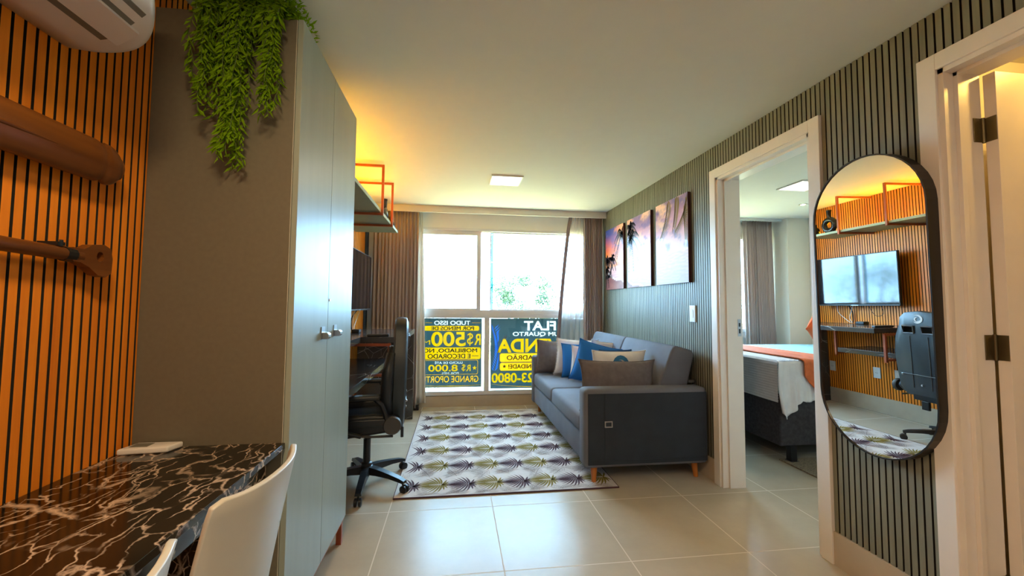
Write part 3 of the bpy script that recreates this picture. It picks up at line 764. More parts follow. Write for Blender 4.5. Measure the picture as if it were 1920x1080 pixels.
# backrest
def bx(z): return .225 + (z-.45)*.02
side = [(bx(z)-o_, z) for z, o_ in ((.43, .055), (.60, .060), (.75, .055), (.90, .055), (1.02, .055), (1.08, .045))] + [(bx(1.105)-.02, 1.105), (bx(1.10), 1.10), (bx(1.06)+.012, 1.06), (bx(.9)+.01, .9), (bx(.6)+.008, .6), (bx(.43)+.005, .43)]
bm = bmesh.new()
outl = [(-.15, .40), (-.205, .46), (-.225, .62), (-.235, .76), (-.215, .90), (-.175, 1.0), (-.165, 1.06), (-.12, 1.10), (0, 1.112)]
outl = outl + [(-y, z) for y, z in outl[-2::-1]]
def shell(bm, outline, x_in, x_out, holes=()):
    """front and back plates following the reclined back, joined round the outline"""
    ring = lambda off, sc: [(bx(z)+off, y*sc, .76+(z-.76)*sc) for y, z in outline]
    ring_loft(bm, [ring(x_in, .90), ring(x_in-.0, .95) if False else ring(x_in+.012, .985), ring((x_in+x_out)/2, 1.0), ring(x_out-.012, .985), ring(x_out, .90)], True, True)
shell(bm, outl, -.075, .015)
# cut the two openings under the head rest
def cut(o, boxes):
    for k, (y0, y1, z0, z1) in enumerate(boxes):
        cb = bmesh.new(); prism(cb, [(y0, z0), (y1, z0), (y1-.01*(1 if y0 > 0 else 0), z1), (y0+.01*(1 if y0 < 0 else 0), z1)], 'x', -.2, .6, bev=.012)
        me = bpy.data.meshes.new('cutter'); cb.to_mesh(me); cb.free(); c = bpy.data.objects.new('cutter', me)
        C.objects.link(c); c.parent = o.parent
        md = o.modifiers.new('cut', 'BOOLEAN'); md.object = c; md.solver = 'EXACT'
        bpy.context.view_layer.update(); dg = bpy.context.evaluated_depsgraph_get()
        new = bpy.data.meshes.new_from_object(o.evaluated_get(dg)); o.modifiers.clear(); o.data = new
        bpy.data.objects.remove(c)
br = obj('backrest', bm, 'blackback', smooth=True, **K)
cut(br, [(.035, .125, .925, .985), (-.125, -.035, .925, .985)])
for sg in (-1, 1):
    bm = bmesh.new()
    q = [(bx(z)+o_, sg*y, z) for y, z, o_ in ((.19, .46, -.075), (.225, .60, -.105), (.235, .76, -.10), (.21, .89, -.08))]
    tube(bm, q, [.022, .036, .036, .02], 12); obj('back_bolster', bm, 'blackfab', smooth='all', **K)
    bm = bmesh.new(); tube(bm, [(p[0]-.028, p[1], p[2]) for p in q], [.006, .010, .010, .006], 8); obj('piping', bm, 'greytrim', smooth='all', **K)
    # opening rim
    bm = bmesh.new(); y0, y1 = sorted((sg*.035, sg*.125)); xx = bx(.955)+.019
    tube(bm, [(xx-.004, y0, .925), (xx-.004, y1, .925), (xx+.004, y1, .985), (xx+.004, y0, .985), (xx-.004, y0, .925)], .007, 8); obj('opening_rim', bm, 'greytrim', smooth=True, **K)
bm = bmesh.new()   # seams on the back
for y in (-.075, .075): tube(bm, [(bx(z)+.016, y, z) for z in (.47, .6, .75, .90)], .003, 6)
tube(bm, [(bx(.58)+.017, y, .58-.0*y) for y in (-.18, -.07, .07, .18)], .004, 6)
obj('seam', bm, 'greytrim', smooth=True, **K)
for y in (-.16, .16, -.0):
    bm = bmesh.new(); zz = .575 if y else .50
    lathe(bm, [(.009, bx(zz)+.014), (.008, bx(zz)+.024), (.002, bx(zz)+.026)], (0, y, zz), 12, 'x'); obj('bolt', bm, 'chrome', smooth=True, **K)
# white swirl logo near the top of the back
bm = bmesh.new(); zc = 1.045
def strip(bm, pts, xoff=.019):
    n = len(pts); L_ = []; R_ = []
    for i, (y, z, wd) in enumerate(pts):
        a = pts[max(i-1, 0)]; b = pts[min(i+1, n-1)]; dx, dz = b[0]-a[0], b[1]-a[1]; l_ = sqrt(dx*dx+dz*dz)
        nx, nz = -dz/l_*wd, dx/l_*wd
        L_.append(bm.verts.new((bx(z)+xoff, y+nx, z+nz))); R_.append(bm.verts.new((bx(z)+xoff, y-nx, z-nz)))
    for i in range(n-1): bm.faces.new((L_[i], L_[i+1], R_[i+1], R_[i]))
strip(bm, [(.0+.040*cos(a), zc+.032*sin(a), .0075*sin(pi*k/14)+.001) for k, a in [(k, radians(60+k*18)) for k in range(15)]])
strip(bm, [(-.006+.022*cos(a), zc-.004+.019*sin(a), .0055*sin(pi*k/10)+.0006) for k, a in [(k, radians(100-k*20)) for k in range(11)]])
strip(bm, [(-.03+.012*k, zc-.012-.006*k+.001*k*k, .003) for k in range(4)])
lg = obj('swirl_emblem', bm, 'whiteplastic', **K)
sm = lg.modifiers.new('s', 'SOLIDIFY'); sm.thickness = .002
# armrests
for sg in (-1, 1):
    y = sg*.285
    a_ = bmesh.new(); box(a_, -.16, .09, y-.035, y+.035, .616, .644, bev=.010); ar = obj('armrest', a_, 'black', smooth=True, **K)
    bm = bmesh.new()
    tube(bm, [(-.02, sg*.20, .39), (-.02, y, .40), (-.12, y, .43), (-.155, y, .50), (-.14, y, .58), (-.10, y, .616)], .013, 8)
    tube(bm, [(.06, y, .62), (.10, y, .58), (.12, y, .53), (.13, y, .49)], .016, 8)
    box(bm, -.15, .19, y-.012, y+.012, .455, .50, bev=.008)
    obj('arm_bracket', bm, 'black', ar, smooth=True, world=False)
    bm = bmesh.new(); lathe(bm, [(.05, y-.018), (.055, y-.01), (.055, y+.01), (.05, y+.018)], (.165, 0, .455), 20, 'y'); obj('hinge_cover', bm, 'greytrim', smooth=True, **K)
bm = bmesh.new(); box(bm, .17, .23, -.10, .10, .37, .45, bev=.006); box(bm, .215, .235, -.03, .03, .30, .37, bev=.004); obj('back_bracket', bm, 'black', **K)

# ------------------------------------------------------------------ rug with leaf print
RX0, RX1, RY0, RY1 = -.365, 1.085, 2.655, 4.735
rug = thing('leaf_print_rug', 'cream rug with rows of plum and olive palm leaves in front of the sofa', 'rug', ((RX0+RX1)/2, (RY0+RY1)/2, 0))
bm = bmesh.new(); box(bm, RX0, RX1, RY0, RY1, .001, .008)
obj('pile', bm, 'rug', rug)
bm = bmesh.new(); e = .006
for a in ((RX0-.001, RX1+.001, RY0-.002, RY0+e), (RX0-.001, RX1+.001, RY1-e, RY1+.002), (RX0-.002, RX0+e*.4, RY0+e, RY1-e), (RX1-e*.4, RX1+.002, RY0+e, RY1-e)): box(bm, *a, .001, .0088)
obj('bound_edge', bm, 'rugpurple', rug)
pr = bmesh.new(); RZ = .0086
def inside(pts): return all(RX0+.006 < p[0] < RX1-.006 and RY0+.008 < p[1] < RY1-.008 for p in pts)
def blade(cx_, cy_, a, ln, wd, mi, cv=.25):
    d = Vector((cos(a), sin(a), 0)); s = Vector((-sin(a), cos(a), 0)); c = Vector((cx_, cy_, RZ)); q1 = []; q2 = []
    for k in range(6):
        f = k/5; w_ = wd*sin(pi*min(1, .12+f*.88))**.8*(1 if f < .97 else .1)
        p = c + d*ln*f + s*cv*ln*f*f
        q1.append(p+s*w_); q2.append(p-s*w_)
    pts = q1+q2[::-1]
    if not inside(pts): return
    v1 = [pr.verts.new(p) for p in q1]; v2 = [pr.verts.new(p) for p in q2]
    for k in range(5): pr.faces.new((v1[k], v1[k+1], v2[k+1], v2[k])).material_index = mi
def monstera(cx_, cy_, sgn, mi):
    # a feathery fan leaf: blades leave a short spine, sweeping back towards the tip at -X
    for k in range(9):
        f = k/8; bxp = cx_+.030-.075*f
        for s in (-1, 1):
            a = pi - s*sgn*(1.75-1.35*f); ln = (.128-.045*f)*(.85 if k == 0 else 1)
            blade(bxp, cy_+s*.004, a, ln, .0078*(1-.35*f), mi, s*sgn*.40)
    blade(cx_-.05, cy_, pi, .085, .0045, mi, 0)
    for a, ln in ((-1.25, .085), (-.85, .07), (-.4, .055), (.1, .05), (.55, .06), (1.0, .075)): blade(cx_+.036, cy_, a, ln, .0072, mi, .15 if a > 0 else -.15)
def frond(cx_, cy_, a):
    d = Vector((cos(a), sin(a), 0)); 
    blade(cx_, cy_, a, .16, .0018, 2, .15)
    for k in range(9):
        f = (k+1)/10; p = Vector((cx_, cy_, 0))+d*.15*f
        for s in (-1, 1): blade(p.x, p.y, a+s*(1.0-.3*f), .085*(1-.5*f), .0011, 2, -s*.35)
ry = 2.813; row = 0
while ry < RY1:
    x = -.294-.185*2; k = 0
    while x < RX1+.1:
        monstera(x, ry+.008*(k % 2), 1 if k % 2 else -1, k % 2); x += .185; k += 1
    x = RX0+.02
    while x < RX1+.1:
        for yo in (.165, .165-.33):
            if row and yo < 0: continue
            frond(x, ry+yo-.035, radians(random.uniform(95, 150))); frond(x+.10, ry+yo+.03, radians(random.uniform(-10, 50))); frond(x+.05, ry+yo+.05, radians(random.uniform(190, 240)))
        x += .185
    ry += .325; row += 1
obj('leaf_print', pr, ['rugpurple', 'rugolive', 'rugline'], rug, recalc=False)

# ------------------------------------------------------------------ sofa
sf = thing('sofa', 'slate grey-blue suede sofa bed standing along the right wall', 'sofa', (1.32, 3.68, 0))
sy0, sy1 = 2.70, 4.66
bm = bmesh.new(); box(bm, .885, 1.745, sy0+.02, sy1-.02, .115, .30, bev=.02); obj('base', bm, 'sofa', sf, smooth=True)
ym = 3.72
for a, b in ((sy0+.145, ym-.001), (ym+.001, sy1-.105)):
    bm = bmesh.new(); box(bm, .875, 1.52, a, b, .30, .445, bev=.035)
    s = obj('seat_cushion', bm, 'sofa', sf, smooth=True)
    bm = bmesh.new(); prism(bm, [(1.40, .44), (1.575, .885), (1.60, .912), (1.74, .875), (1.752, .84), (1.65, .44)], 'y', a+.002, b-.002, bev=.018)
    obj('back_cushion', bm, 'sofa', sf, smooth=True)
for (a, b), lb_ in (((sy0, sy0+.14), None), ((sy1-.10, sy1), None)):
    bm = bmesh.new(); box(bm, .865, 1.755, a, b, .11, .635, bev=.030); arm = obj('armrest', bm, 'sofa', sf, smooth=True)
    if a == sy0:
        bm = bmesh.new(); box(bm, .89, 1.745, a-.004, a+.01, .135, .605, bev=.003); obj('side_panel', bm, 'sofashade', arm, label='near side panel, its shade put into a darker suede')
        bm = bmesh.new(); box(bm, 1.005, 1.053, a-.008, a-.003, .14, .606); obj('strap', bm, 'sofashade', arm)
        bm = bmesh.new()
        for q in ((1.002, 1.056, .383, .390), (1.002, 1.056, .418, .425), (1.002, 1.009, .390, .418), (1.049, 1.056, .390, .418)): box(bm, q[0], q[1], a-.014, a-.008, q[2], q[3])
        obj('buckle', bm, 'chrome', arm)
        bm = bmesh.new(); tube(bm, [(.905, a-.006, .165), (1.3, a-.006, .160), (1.73, a-.006, .165)], .0025, 6)
        obj('lower_seam', bm, 'sofashade', arm)
for x, y in ((.95, 2.76), (1.69, 2.78), (.955, 4.60), (1.69, 4.60)):
    bm = bmesh.new(); dx = .012 if x > 1.3 else -.004
    tube(bm, [(x, y, .118), (x+dx, y-.006, .0)], [.024, .015], 16); obj('leg', bm, 'legwood', sf, smooth=True, label='tapered orange-brown wooden leg')
bm = bmesh.new(); box(bm, 1.70, 1.755, 2.845, 2.87, .64, .66); box(bm, 1.745, 1.757, 2.845, 2.87, .58, .66); obj('recliner_bracket', bm, 'chrome', sf)

def cushion(name, label, mat, cx_, cy_, cz_, w_, h_, th, yaw=0, lean=0, roll=0, mats=None, fringe=None, dog=.085, motif=None, pleats=0, group=None):
    """upright cushion; local x=width, z=height, faces -Y; origin at its centre"""
    t = thing(name, label, 'cushion', (cx_, cy_, cz_), group)
    t.rotation_euler = (Matrix.Rotation(yaw, 3, 'Z') @ Matrix.Rotation(lean, 3, 'X') @ Matrix.Rotation(roll, 3, 'Y')).to_euler()
    n = 22; bm = bmesh.new(); S_ = []
    rnd = random.Random(name+label)
    ph = rnd.random()*6
    for s in (-1, 1):
        V = []
        for j in range(n+1):
            v = -1+2*j/n; row = []
            for i in range(n+1):
                u = -1+2*i/n
                k = (1-abs(u)**2.6)**.75*(1-abs(v)**2.6)**.75
                edge_in = 1-dog*(1-abs(u)**3)*(abs(v)**6) ; edge_in2 = 1-dog*(1-abs(v)**3)*(abs(u)**6)
                y = s*th/2*k
                y += s*.004*k*sin(7*u+ph)*sin(6*v+ph*2) + s*.003*k*noise.noise(Vector((u*4, v*4, ph)))
                if pleats and s < 0 and abs(u) < .55: y += .004*abs(sin(u*18))*k
                row.append(bm.verts.new((u*w_/2*edge_in2, y, v*h_/2*edge_in)))
            V.append(row)
        for j in range(n):
            for i in range(n):
                f = (V[j][i], V[j][i+1], V[j+1][i+1], V[j+1][i]); bm.faces.new(f if s < 0 else f[::-1])
        S_.append(V)
    bmesh.ops.remove_doubles(bm, verts=bm.verts, dist=1e-5)
    o = obj('cover', bm, mat, t, smooth='all', world=False, recalc=False)
    if fringe:
        bm = bmesh.new()
        per = [(-1+2*i/60, s) for s in (-1, 1) for i in range(61)] + [(s, -1+2*i/60) for s in (-1, 1) for i in range(61)]
        for u, v in per:
            cu = 1-dog*(1-abs(v)**3)*(abs(u)**6); cv = 1-dog*(1-abs(u)**3)*(abs(v)**6)
            x, z = u*w_/2*cu, v*h_/2*cv
            dx, dz = (0, v) if abs(v) == 1 else (u, 0)
            bm.faces.new([bm.verts.new(p) for p in ((x-.003, 0, z-.003), (x+.003, 0, z+.003), (x+dx*.013+rnd.uniform(-.003, .003), rnd.uniform(-.004, .004), z+dz*.013+rnd.uniform(-.003, .003)))])
        fr = obj('fringe', bm, fringe, t, world=False, recalc=False)
    else:
        bm = bmesh.new(); pts = []
        for a, b in [(-1+2*i/14, -1) for i in range(14)] + [(1, -1+2*i/14) for i in range(14)] + [(1-2*i/14, 1) for i in range(14)] + [(-1, 1-2*i/14) for i in range(15)]:
            cu = 1-dog*(1-abs(b)**3)*(abs(a)**6); cv = 1-dog*(1-abs(a)**3)*(abs(b)**6); pts.append((a*w_/2*cu, 0, b*h_/2*cv))
        tube(bm, pts, .003, 6); obj('piping', bm, mat, t, smooth='all', world=False)
    if motif:
        bm = bmesh.new()
        def yy(u, v): return -th/2*((1-abs(u)**2.6)**.75*(1-abs(v)**2.6)**.75) - .006
        def patch(cu, cv, ru, rv, a0=0, inner=0):
            k_ = 16
            for i in range(k_):
                a, b = 2*pi*i/k_+a0, 2*pi*(i+1)/k_+a0
                P4 = [(cu+ru*r_*cos(q), cv+rv*r_*sin(q)) for r_, q in ((inner, a), (1, a), (1, b), (inner, b))]
                if inner == 0: P4 = P4[:3]+[]
                bm.faces.new([bm.verts.new((u*w_/2, yy(u, v), v*h_/2)) for u, v in P4])
        if motif == 'ring':
            patch(.02, .50, .30, .34, inner=.55); patch(-.02, .52, .12, .15, inner=.3); patch(.2, .38, .10, .12)
        obj('blue_motif', bm, 'motif', t, world=False, label='blue shell print')
    return t
SZT = .447
cushion('sofa_cushion', 'taupe grey pleated square cushion against the far armrest', 'c_grey', 1.085, 4.46, SZT+.185, .42, .37, .12, 0, radians(6), radians(3), pleats=1, group='cushions in a row on the sofa')
cushion('sofa_cushion', 'cream cushion with a short fringe next to the taupe pleated cushion', 'c_cream', 1.29, 4.31, SZT+.20, .46, .40, .12, 0, radians(10), radians(3), fringe='c_cream', dog=.09, group='cushions in a row on the sofa')
cushion('sofa_cushion', 'bright blue cushion between the fringed cream cushion and the white one', 'c_blue', 1.29, 4.15, SZT+.18, .40, .37, .14, radians(-18), radians(10), 0, group='cushions in a row on the sofa')
cushion('sofa_cushion', 'narrow white cushion between the two bright blue cushions', 'c_cream', 1.31, 3.96, SZT+.175, .36, .36, .11, radians(-15), radians(12), radians(4), group='cushions in a row on the sofa')
cushion('sofa_cushion', 'large bright blue cushion leaning askew in the middle of the row', 'c_blue', 1.30, 3.74, SZT+.205, .40, .42, .17, radians(-16), radians(14), radians(15), group='cushions in a row on the sofa')
cushion('sofa_cushion', 'navy blue cushion leaning on the sofa back behind the printed cushion', 'c_navy', 1.41, 3.50, SZT+.20, .42, .37, .12, radians(14), radians(16), 0, group='cushions in a row on the sofa')
cushion('sofa_cushion', 'cream cushion on the sofa back, one corner sticking up behind the big blue one', 'c_cream', 1.42, 3.92, SZT+.225, .34, .38, .10, radians(20), radians(12), radians(8), group='cushions in a row on the sofa')
cushion('sofa_cushion', 'cream cushion with a blue shell print behind the large taupe cushion', 'c_cream', 1.30, 3.20, SZT+.205, .44, .40, .12, radians(-4), radians(12), radians(0), motif='ring', group='cushions in a row on the sofa')
cushion('sofa_cushion', 'brown cushion behind the printed cushion, almost hidden', 'c_grey', 1.40, 3.33, SZT+.18, .36, .36, .09, radians(10), radians(14), 0, group='cushions in a row on the sofa')
cushion('sofa_cushion', 'large taupe grey rectangular cushion leaning on the near armrest', 'c_grey', 1.20, 2.945, SZT+.17, .60, .37, .12, 0, radians(-8), radians(1), dog=.10, group='cushions in a row on the sofa')

# ------------------------------------------------------------------ triptych of beach pictures
def mix3(a, b, f): f = max(0, min(1, f)); return tuple(x+(y-x)*f for x, y in zip(a, b))
def sunset(s, v):
    """s: 0..3 along the triptych (0 = leftmost, far), v: 0 bottom .. 1 top"""
    n1 = noise.fractal(Vector((s*1.6, v*4.5, 1)), .8, 2, 5); n2 = noise.fractal(Vector((s*3.2+7, v*9, 3)), .8, 2, 5)
    sky_top = mix3((.03, .07, .30), (.32, .20, .34), s/1.6); mid = mix3((.85, .16, .06), (.80, .42, .50), s/2.0); low = mix3((.95, .35, .10), (.85, .62, .60), s/2.0)
    if v > .36:
        f = (v-.36)/.64; c = mix3(low, mid, f*2.2) if f < .45 else mix3(mid, sky_top, (f-.45)/.4)
        if n1 > .05: c = mix3(c, mix3((.95, .22, .04), (.90, .55, .40), s/2), min(1, (n1-.05)*2.8))
        if n2 > .15: c = mix3(c, (.16, .14, .34), min(.7, (n2-.15)*1.8))
    else:
        f = v/.36; c = mix3((.45, .30, .42), (.80, .45, .40), f); st = .5+.5*sin(v*170+6*n1)
        c = mix3(c, (.30, .25, .45) if s > 1 else (.45, .18, .22), .35*st)
        shore = .26 - .17*s + .02*sin(s*9)
        if v < shore: c = mix3((.22, .075, .07), (.34, .14, .10), n1+.5)
        elif v < shore+.025: c = (.85, .68, .66)
    return c
pics = [((4.135, 4.65), 'beach sunset panel nearest the window, with a leaning palm trunk', 0), ((3.52, 4.03), 'middle beach sunset panel with a palm crown and bright glare', 1), ((2.91, 3.415), 'beach panel nearest the bedroom door, with palm fronds hanging at its top', 2)]
def picture_mat():
    m, N, L, Bn = nt('printed_glossy_panel'); a = N.new('ShaderNodeAttribute'); a.attribute_name = 'paint'
    L.new(a.outputs['Color'], Bn.inputs['Base Color']); Bn.inputs['Roughness'].default_value = .30; Bn.inputs['Specular IOR Level'].default_value = .15
    return m
M['paint'] = picture_mat()
M['palm'] = plain('printed_palm_silhouette', (.045, .035, .05), .25, coat=.5)
M['frondgold'] = plain('printed_gold_frond', (.30, .17, .07), .25, coat=.5)
M['framered'] = plain('dark_red_canvas_edge', (.05, .008, .008), .5)
for (y0, y1), lb_, idx in pics:
    t = thing('beach_picture', lb_, 'picture', (XR, (y0+y1)/2, 1.384), 'three beach pictures on the slat wall')
    z0, z1 = 1.384, 2.082; xf = XR-.026
    obj('canvas', B(xf+.001, XR-.0005, y0, y1, z0, z1), 'framered', t)
    bm = bmesh.new(); nx, nz = 40, 56; V = []
    for j in range(nz+1):
        V.append([bm.verts.new((xf, y1-(y1-y0)*i/nx, z0+(z1-z0)*j/nz)) for i in range(nx+1)])
    for j in range(nz):
        for i in range(nx): bm.faces.new((V[j][i], V[j][i+1], V[j+1][i+1], V[j+1][i]))
    cols = [mix3((0, 0, 0), sunset(idx+i/nx, j/nz), 1) for j in range(nz+1) for i in range(nx+1)]
    o = obj('print', bm, 'paint', t)
    ca = o.data.color_attributes.new('paint', 'FLOAT_COLOR', 'POINT')
    for k, c in enumerate(cols): ca.data[k].color = (*c, 1)
    bm = bmesh.new()
    def pp(u, v): return (xf-.0006, y1-(y1-y0)*min(.995, max(.005, u)), z0+(z1-z0)*min(.995, max(.005, v)))
    def ribbon(pts, mi=0):
        n = len(pts); A = []; B_ = []
        for i, (u, v, wd) in enumerate(pts):
            a = pts[max(i-1, 0)]; b = pts[min(i+1, n-1)]; du, dv = (b[0]-a[0])*.5, (b[1]-a[1])*.7; l_ = sqrt(du*du+dv*dv) or 1
            A.append(bm.verts.new(pp(u-dv/l_*wd/.5, v+du/l_*wd/.7))); B_.append(bm.verts.new(pp(u+dv/l_*wd/.5, v-du/l_*wd/.7)))
        for i in range(n-1): bm.faces.new((A[i], A[i+1], B_[i+1], B_[i])).material_index = mi
    def crown(cu, cv, R_, nfr, mi=0, seed=1, lw=.006):
        rn = random.Random(seed)
        for k in range(nfr):
            a = 2*pi*k/nfr+rn.uniform(-.2, .2); sp = [];
            for q in range(9):
                f = q/8; sp.append((cu+R_*cos(a)*f, cv+(R_*.6*sin(a)*f) - R_*.55*f*f + R_*.12*f, .0028*(1-f)+.0006))
            ribbon(sp, mi)
            for q in range(1, 9):
                for z_ in (0, .5):
                    f = (q-z_)/8; u = cu+R_*cos(a)*f; v = cv+(R_*.6*sin(a)*f)-R_*.55*f*f+R_*.12*f
                    for s_ in (-1, 1):
                        ln = R_*.30*(1-f*.6); ribbon([(u, v, lw*.4), (u+s_*ln*.35, v-ln*.35, lw*.5), (u+s_*ln*.45, v-ln*.8, .0004)], mi)
    if idx == 0:
        ribbon([(.18, .20, .014), (.40, .38, .010), (.62, .56, .008), (.80, .74, .006), (.93, .86, .006)]); crown(.93, .86, .42, 9, seed=3); crown(.10, .50, .36, 8, seed=4); crown(.40, .52, .26, 7, seed=8); crown(.05, .34, .3, 7, seed=5)
        ribbon([(0, .20, .02), (.15, .22, .02), (.30, .21, .01)])
    elif idx == 1:
        ribbon([(.02, .60, .010), (.16, .73, .008)]); crown(.16, .74, .48, 10, seed=6); crown(.14, .90, .32, 8, seed=9)
    else:
        for (cu, cv, du, dv, sd) in ((.45, 1.05, -.33, -.50, 1), (.70, 1.08, -.12, -.42, 2), (1.02, 1.02, -.40, -.42, 3), (.95, .95, .02, -.52, 4)):
            sp = [(cu+du*f*f*.8+du*.2*f, cv+dv*f, .003) for f in [q/12 for q in range(13)]]; ribbon(sp, 1)
            for q in range(2, 26):
                f = q/26; u = cu+du*f*f*.8+du*.2*f; v = cv+dv*f
                for s_ in (-1, 1): ln = .17*(1-f*.45); ribbon([(u, v, .002), (u+s_*ln*.30, v-ln*.35, .0035), (u+s_*ln*.42, v-ln*.95, .0004)], 1)
    for f in bm.faces: pass
    obj('palm_print', bm, ['palm', 'frondgold'], t, recalc=False)

# light switch
t = thing('light_switch', 'white double light switch on the grey-green slats beside the bedroom door', 'switch', (XR, 2.90, 1.145))
obj('plate', B(XR-.010, XR-.0003, 2.862, 2.937, 1.083, 1.207, bev=.002), 'outlet', t)
obj('rocker', B(XR-.013, XR-.010, 2.885, 2.915, 1.115, 1.175, bev=.001), 'whiteplastic', t)

# ------------------------------------------------------------------ mirror
MT = radians(.9)
mt = thing('wall_mirror', 'oval black-framed mirror hanging on the grey-green slats between the two doors', 'mirror', (XR-.001, 1.522, .585))
mt.rotation_euler = (0, -MT, 0)
def stadium(w_, h_, inset=0, n=20):
    r = w_/2-inset; cz0 = w_/2; cz1 = h_-w_/2; P_ = []
    for k in range(n+1): a = pi*k/n; P_.append((r*cos(a), cz1+r*sin(a)))
    for k in range(n+1): a = pi+pi*k/n; P_.append((r*cos(a), cz0+r*sin(a)))
    return P_
MW, MH, MD = .485, 1.262, .050
bm = bmesh.new()
rings = [[(x, y, z) for y, z in stadium(MW, MH, i_)] for x, i_ in ((-.0, 0), (-MD, 0), (-MD, .0055), (-MD+.006, .0055))]
ring_loft(bm, rings, True, False); obj('frame', bm, 'frameblack', mt, world=False)
bm = bmesh.new(); f = bm.faces.new([bm.verts.new((-MD+.005, y, z)) for y, z in stadium(MW, MH, .005, 40)]); obj('mirror_glass', bm, 'mirror', mt, world=False)

# ------------------------------------------------------------------ curtains
def curtain(name, label, mat, x0, x1, y, z0, z1, folds, amp, grp=None, lean=None, seed=0, xf=None, cat='curtain', parts=True, th=.002):
    t = thing(name, label, cat, ((x0+x1)/2, y, z0), grp)
    rn = random.Random(seed); n = folds*10; m = 24; ph = [rn.uniform(-.9, .9) for _ in range(folds+2)]; am = [rn.uniform(.55, 1.15) for _ in range(folds+2)]
    bm = bmesh.new(); V = []
    for j in range(m+1):
        v = j/m; row = []   # 0 bottom
        for i in range(n+1):
            u = i/n; k = u*folds; ki = int(k); fr = k-ki
            A = am[ki]*(1-fr)+am[ki+1]*fr; p = ph[ki]*(1-fr)+ph[ki+1]*fr
            a = amp*A*(.75+.45*(1-v))
            X0, X1 = (xf(v) if xf else (x0, x1))
            x = X0+(X1-X0)*u + .25*a*sin(4*pi*k+p*2)
            yy = y + a*sin(2*pi*k+p*(1-v*.6)) + .25*a*sin(2*pi*k*2.3+p*3)
            row.append(bm.verts.new((x, yy, z0+(z1-z0)*v)))
        V.append(row)
    for j in range(m):
        for i in range(n): bm.faces.new((V[j][i], V[j][i+1], V[j+1][i+1], V[j+1][i]))
    o = obj('drape' if parts else name, bm, mat, t, smooth='all', recalc=False)
    if th: sm = o.modifiers.new('s', 'SOLIDIFY'); sm.thickness = th
    return t
curtain('window_curtain', 'long taupe curtain gathered at the left side of the living room window', 'curtain', -.945, -.43, 4.80, .03, 2.30, 13, .026, seed=2, grp='taupe curtains of the living room')
curtain('window_curtain', 'long taupe curtain gathered at the right side of the window behind the sofa', 'curtain', 1.53, 1.765, 4.80, .03, 2.30, 11, .030, seed=5, grp='taupe curtains of the living room')
curtain('lining_curtain', 'pale cream lining hanging straight beside the left taupe curtain', 'sheerwhite', -.42, -.335, 4.86, .07, 2.30, 2, .012, seed=3, xf=lambda v: (-.44, -.325-.07*v))
def sheer_x(v):
    z = .05+2.24*v; f = (2.29-z)/1.6; f = max(0, min(1, f))
    return (1.375-.165*f**.75, 1.56)
curtain('sheer_curtain', 'sheer voile curtain swept out beside the right taupe curtain', 'sheer', 1.36, 1.56, 4.87, .05, 2.29, 5, .018, seed=4, xf=sheer_x, th=0)
def hem_x(v):
    a, b = sheer_x(v); return (a-.012, a+.030)
curtain('curtain_hem', 'narrow mauve edge of the sheer curtain in front of the window pane', 'hem', 1.36, 1.40, 4.845, .05, 2.29, 1, .006, seed=6, xf=hem_x)
bm = bmesh.new(); box(bm, XL+.02, XR-.03, 4.79, 4.81, 2.303, 2.311); o = obj('curtain_rail', bm, 'whiteplastic'); tag(o, 'slim white curtain rail inside the curtain box', 'rail'); center(o)
bm = bmesh.new(); box(bm, -.46, -.40, 4.80, 4.86, .001, .055, bev=.004); o = obj('cable_box', bm, 'black'); tag(o, 'small black box on the floor under the pale curtain lining', 'box'); center(o)
curtain('bedroom_curtain', 'long grey-taupe curtain beside the bedroom window', 'curtaingrey', 3.62, 4.09, 4.84, .03, 2.315, 11, .032, seed=11, xf=lambda v: (3.70-.02*v, 4.08+.03*(1-v)))

